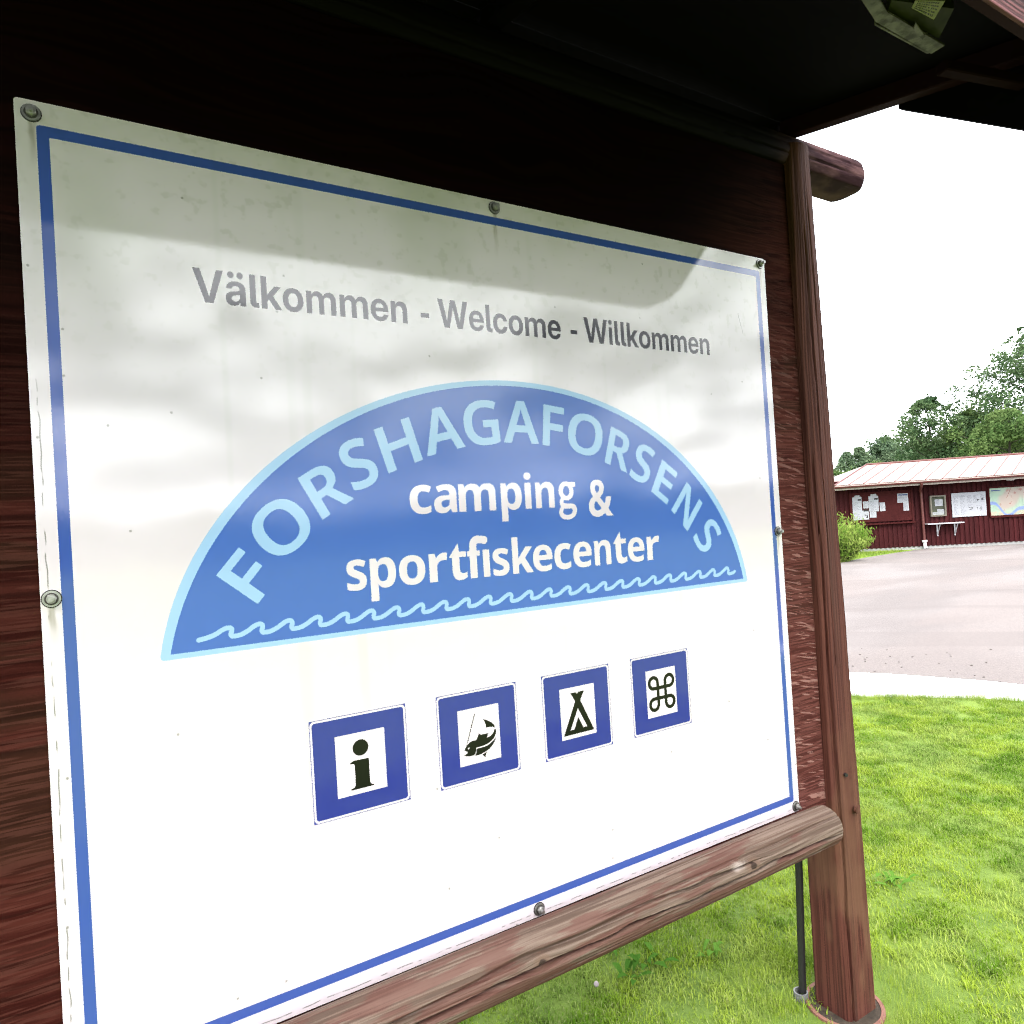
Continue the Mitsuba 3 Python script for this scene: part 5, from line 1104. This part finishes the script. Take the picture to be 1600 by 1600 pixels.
def tree(key, label, base, height, spread, seed, leaves, leaf, bark='mat_bark', matl='mat_leaf_mid', trunk=0.14, first=0.25, gap=0.42, thin_top=0.0, tips=14, lean=0.0):
    """trunk and limbs grown upwards; the leaves fill an uneven crown with holes in it and gather in sprays round the limb ends"""
    r = np.random.default_rng(seed)
    k = thing(key, label, 'tree')
    B = np.array(base, float)
    zs = np.linspace(0, 1, 9)
    wob = np.cumsum(r.normal(0, 0.015, (9, 2)), 0)
    P = np.stack([B[0] + height * (wob[:, 0] + lean * zs * 0.85) * zs, B[1] + height * (wob[:, 1] - lean * zs * 0.5) * zs, B[2] + height * 0.93 * zs], 1)
    put(k + '__trunk', tube(P, trunk * (1 - 0.88 * zs), 9), bark, True)
    limbs, ends = [], []
    prof = lambda t: np.sin(pi * np.clip((t - first) / (1.03 - first), 0.04, 1) ** 0.80) ** 0.75
    nl = 26
    for i in range(nl):
        t = first + (0.97 - first) * (i + r.uniform(0, 0.9)) / nl
        p0 = np.array([np.interp(t * 0.93, zs, P[:, j]) for j in range(3)])
        ang = i * 2.4 + r.uniform(-0.6, 0.6)
        L = spread * prof(t) * r.uniform(0.75, 1.35)
        q = np.array([math.cos(ang) * L, math.sin(ang) * L, height * r.uniform(0.02, 0.13) + 0.25 * L])
        pts_ = np.array([p0, p0 + q * 0.35, p0 + q * 0.7 + r.normal(0, 0.04 * spread, 3), p0 + q])
        limbs.append(tube(pts_, [trunk * 0.36 * (1 - 0.7 * t), trunk * 0.24 * (1 - 0.7 * t), trunk * 0.13, trunk * 0.04], 6))
        ends += [p0 + q * s_ + r.normal(0, 0.05 * spread, 3) for s_ in (0.7, 1.0)]
    put(k + '__limb', cat(*limbs), bark, True)
    # body of the crown
    n = int(leaves * 3.2)
    t = first + (1.0 - first) * r.random(n)
    a = r.uniform(0, 2 * pi, n)
    rad = spread * prof(t) * np.sqrt(r.random(n)) * (0.52 + 0.98 * meshkit.noise(np.stack([np.cos(a) * 1.7 + seed, np.sin(a) * 1.7, t * 5.0], 1), seed))
    C = np.stack([np.interp(t * 0.93, zs, P[:, 0]) + rad * np.cos(a), np.interp(t * 0.93, zs, P[:, 1]) + rad * np.sin(a), B[2] + height * t + r.normal(0, 0.03, n)], 1)
    f = 2.3 / spread ** 0.7
    d = meshkit.fbm(C * f * [1, 1, 1.25] + seed * 3.7, 3, seed)
    keep = d > gap + thin_top * np.clip((t - 0.55) / 0.45, 0, 1) + 0.012 * (r.random(n) - 0.5)
    C = C[keep][:int(leaves * 0.8)]
    # sprays at the limb ends
    ends = np.array(ends)
    m = max(4, int(leaves * 0.2) // len(ends))
    dd = r.normal(size=(len(ends), m, 3)) * spread * 0.085
    C = np.vstack([C, (ends[:, None] + dd).reshape(-1, 3)])
    put(k + '__crown', leaf_quads(C, leaf, r), matl)
    return k


tree('young_birch', 'slim pale green tree at the far left behind the roof end', (64.6, 41.4, 0), 7.0, 1.6, 11, 6000, 0.30, matl='mat_leaf_far', trunk=0.10, first=0.05)
tree('young_birch', 'small pale tree just right of the slim one at the far left', (66.3, 40.3, 0), 7.4, 1.5, 12, 6000, 0.30, matl='mat_leaf_far', trunk=0.10, first=0.05)
tree('rounded_tree', 'broad rounded pale tree farthest away above the left end of the roof', (72.6, 42.4, 0), 8.7, 3.1, 13, 14000, 0.34, matl='mat_leaf_far', gap=0.40, first=0.05)
tree('rounded_tree', 'pale tree between the broad rounded one and the tall leafy one', (70.5, 37.4, 0), 7.9, 3.0, 14, 13000, 0.34, matl='mat_leaf_far', gap=0.40, first=0.05)
tree('tall_shrub', 'light green shrubby tree just over the left roof end', (38.0, 24.3, 0), 3.75, 1.5, 15, 9000, 0.11, matl='mat_leaf_mid', first=0.05, gap=0.42)
tree('tall_shrub', 'light green shrubby tree showing over the roof left of the tall trees', (40.7, 23.6, 0), 4.15, 1.9, 16, 11000, 0.12, matl='mat_leaf_mid', first=0.05, gap=0.42)
tree('tall_shrub', 'low green shrubby tree right behind the hipped roof corner', (35.4, 24.6, 0), 3.4, 1.7, 26, 9000, 0.11, matl='mat_leaf_mid', first=0.05, gap=0.42)
tree('leafy_tree', 'loose dark green tree with a ragged top in the middle of the row', (50.2, 24.5, 0), 8.7, 2.6, 17, 10000, 0.25, matl='mat_leaf_dark', gap=0.51, thin_top=0.07, trunk=0.17, lean=-0.05)
tree('leafy_tree', 'green tree right of the ragged one, with sky showing low through its crown', (50.6, 22.3, 0), 7.7, 2.3, 18, 10000, 0.25, matl='mat_leaf_mid', gap=0.46, thin_top=0.06, trunk=0.16)
tree('leafy_tree', 'tallest tree with a thin see-through top at the right edge of the view', (50.9, 19.6, 0), 12.4, 3.0, 19, 11000, 0.25, matl='mat_leaf_dark', gap=0.47, thin_top=0.12, trunk=0.2)
tree('leafy_tree', 'dense green tree in front of the thin-topped tallest one', (46.6, 18.7, 0), 6.7, 2.9, 20, 13000, 0.21, matl='mat_leaf_mid', gap=0.53, trunk=0.16, first=0.1)
tree('leafy_tree', 'big tree partly outside the right edge of the view', (55.0, 17.0, 0), 12.0, 4.0, 21, 16000, 0.28, matl='mat_leaf_dark', gap=0.42, thin_top=0.1, trunk=0.22)
tree('backdrop_tree', 'dense tree low behind the ragged tree', (60.0, 29.2, 0), 6.0, 3.2, 22, 14000, 0.28, matl='mat_leaf_dark', gap=0.40, first=0.05)
tree('backdrop_tree', 'dense tree low behind the gap in the row', (60.5, 26.6, 0), 6.0, 3.0, 23, 13000, 0.28, matl='mat_leaf_mid', gap=0.42, first=0.05)
tree('backdrop_tree', 'dense tree low behind the tallest tree', (60.0, 23.2, 0), 6.8, 3.2, 24, 14000, 0.28, matl='mat_leaf_mid', gap=0.42, first=0.05)
tree('backdrop_tree', 'dense tree low behind the tree at the right edge', (60.0, 19.5, 0), 8.4, 3.4, 25, 14000, 0.28, matl='mat_leaf_dark', gap=0.42, first=0.05)
# added wood, out of view: dims the low sky in the sign's gloss
rw = np.random.default_rng(71)
blobs = []
for i in range(88):
    ang = math.radians(44 + 298 * i / 87 + rw.uniform(-1.5, 1.5))
    dist, hh, ww = rw.uniform(60, 66), rw.uniform(3.6, 5.0), rw.uniform(3.4, 4.8)
    cx_, cy_ = dist * math.cos(ang), dist * math.sin(ang)
    q = rw.normal(size=(620, 3)); q /= np.linalg.norm(q, axis=1, keepdims=True); q *= rw.random((620, 1)) ** 0.33
    blobs.append(np.array([cx_, cy_, hh * 0.5]) + q * [ww, ww, hh * 0.52])
put('added_wood', leaf_quads(np.vstack(blobs), 0.75, rw, aspect=0.7), 'mat_leaf_dark')
tag('added_wood', 'added out-of-view low wood along the far sides of the open ground, behind the sign and the viewer', 'wood', kind='stuff')
# the shrub at the corner of the building
BU = thing('corner_shrub', 'bushy yellow-green shrub by the left end of the red building', 'shrub')
r = np.random.default_rng(33)
bc = np.array([17.62, 11.0, 0])
stems, C, U = [], [], []
for i in range(230):
    a, rr = r.uniform(0, 2 * pi), math.sqrt(r.random())
    hgt = (1.40 - 0.50 * rr ** 2) * r.uniform(0.60, 1.12)
    b0 = bc + [math.cos(a) * rr * 0.35, math.sin(a) * rr * 0.35, 0]
    out = np.array([math.cos(a), math.sin(a), 0]) * (0.92 * rr)
    P = [b0, b0 + out * 0.45 + [0, 0, hgt * 0.5], b0 + out * 0.85 + [0, 0, hgt]]
    stems.append(tube(P, [0.007, 0.005, 0.002], 5))
    t = r.uniform(0.02, 1.0, 95)
    pt = np.stack([np.interp(t, [0, 0.5, 1], [p[j] for p in P]) for j in range(3)], 1)
    C.append(pt + r.normal(0, 0.045, pt.shape)); U.append(np.clip(0.25 + 0.35 * t, 0, 0.6))
put(BU + '__stem', cat(*stems), 'mat_bark', True)
put(BU + '__foliage', leaf_quads(np.vstack(C), 0.085, r, up=np.concatenate(U), aspect=0.34), 'mat_leaf_bush')
# strip of rough grass between the building and the paving
def verge_mesh():
    r = np.random.default_rng(44)
    V, F = [], []
    zone = Polygon([(17.3, 10.6), (18.85, 11.0), (20.1, 11.15), (21.2, 11.25), (21.85, 11.25), (22.3, 11.75), (21.0, 12.85), (19.5, 13.3), (17.0, 12.5)])
    x0, y0, x1, y1 = zone.bounds
    while len(V) < 14000:
        x, y = r.uniform(x0, x1), r.uniform(y0, y1)
        if not zone.contains(Point(x, y)):
            continue
        h = r.uniform(0.03, 0.10); a = r.uniform(0, 2 * pi); w = 0.006
        o = len(V)
        V += [(x - w * math.sin(a), y + w * math.cos(a), 0), (x + w * math.sin(a), y - w * math.cos(a), 0), (x + math.cos(a) * h * 0.6, y + math.sin(a) * h * 0.6, h)]
        F.append((o, o + 1, o + 2))
    return trimesh.Trimesh(np.array(V), np.array(F), process=False)
put('verge_grass', verge_mesh(), 'mat_blade')
tag('verge_grass', 'strip of rough yellow-green grass along the foot of the red building', 'grass', kind='stuff')
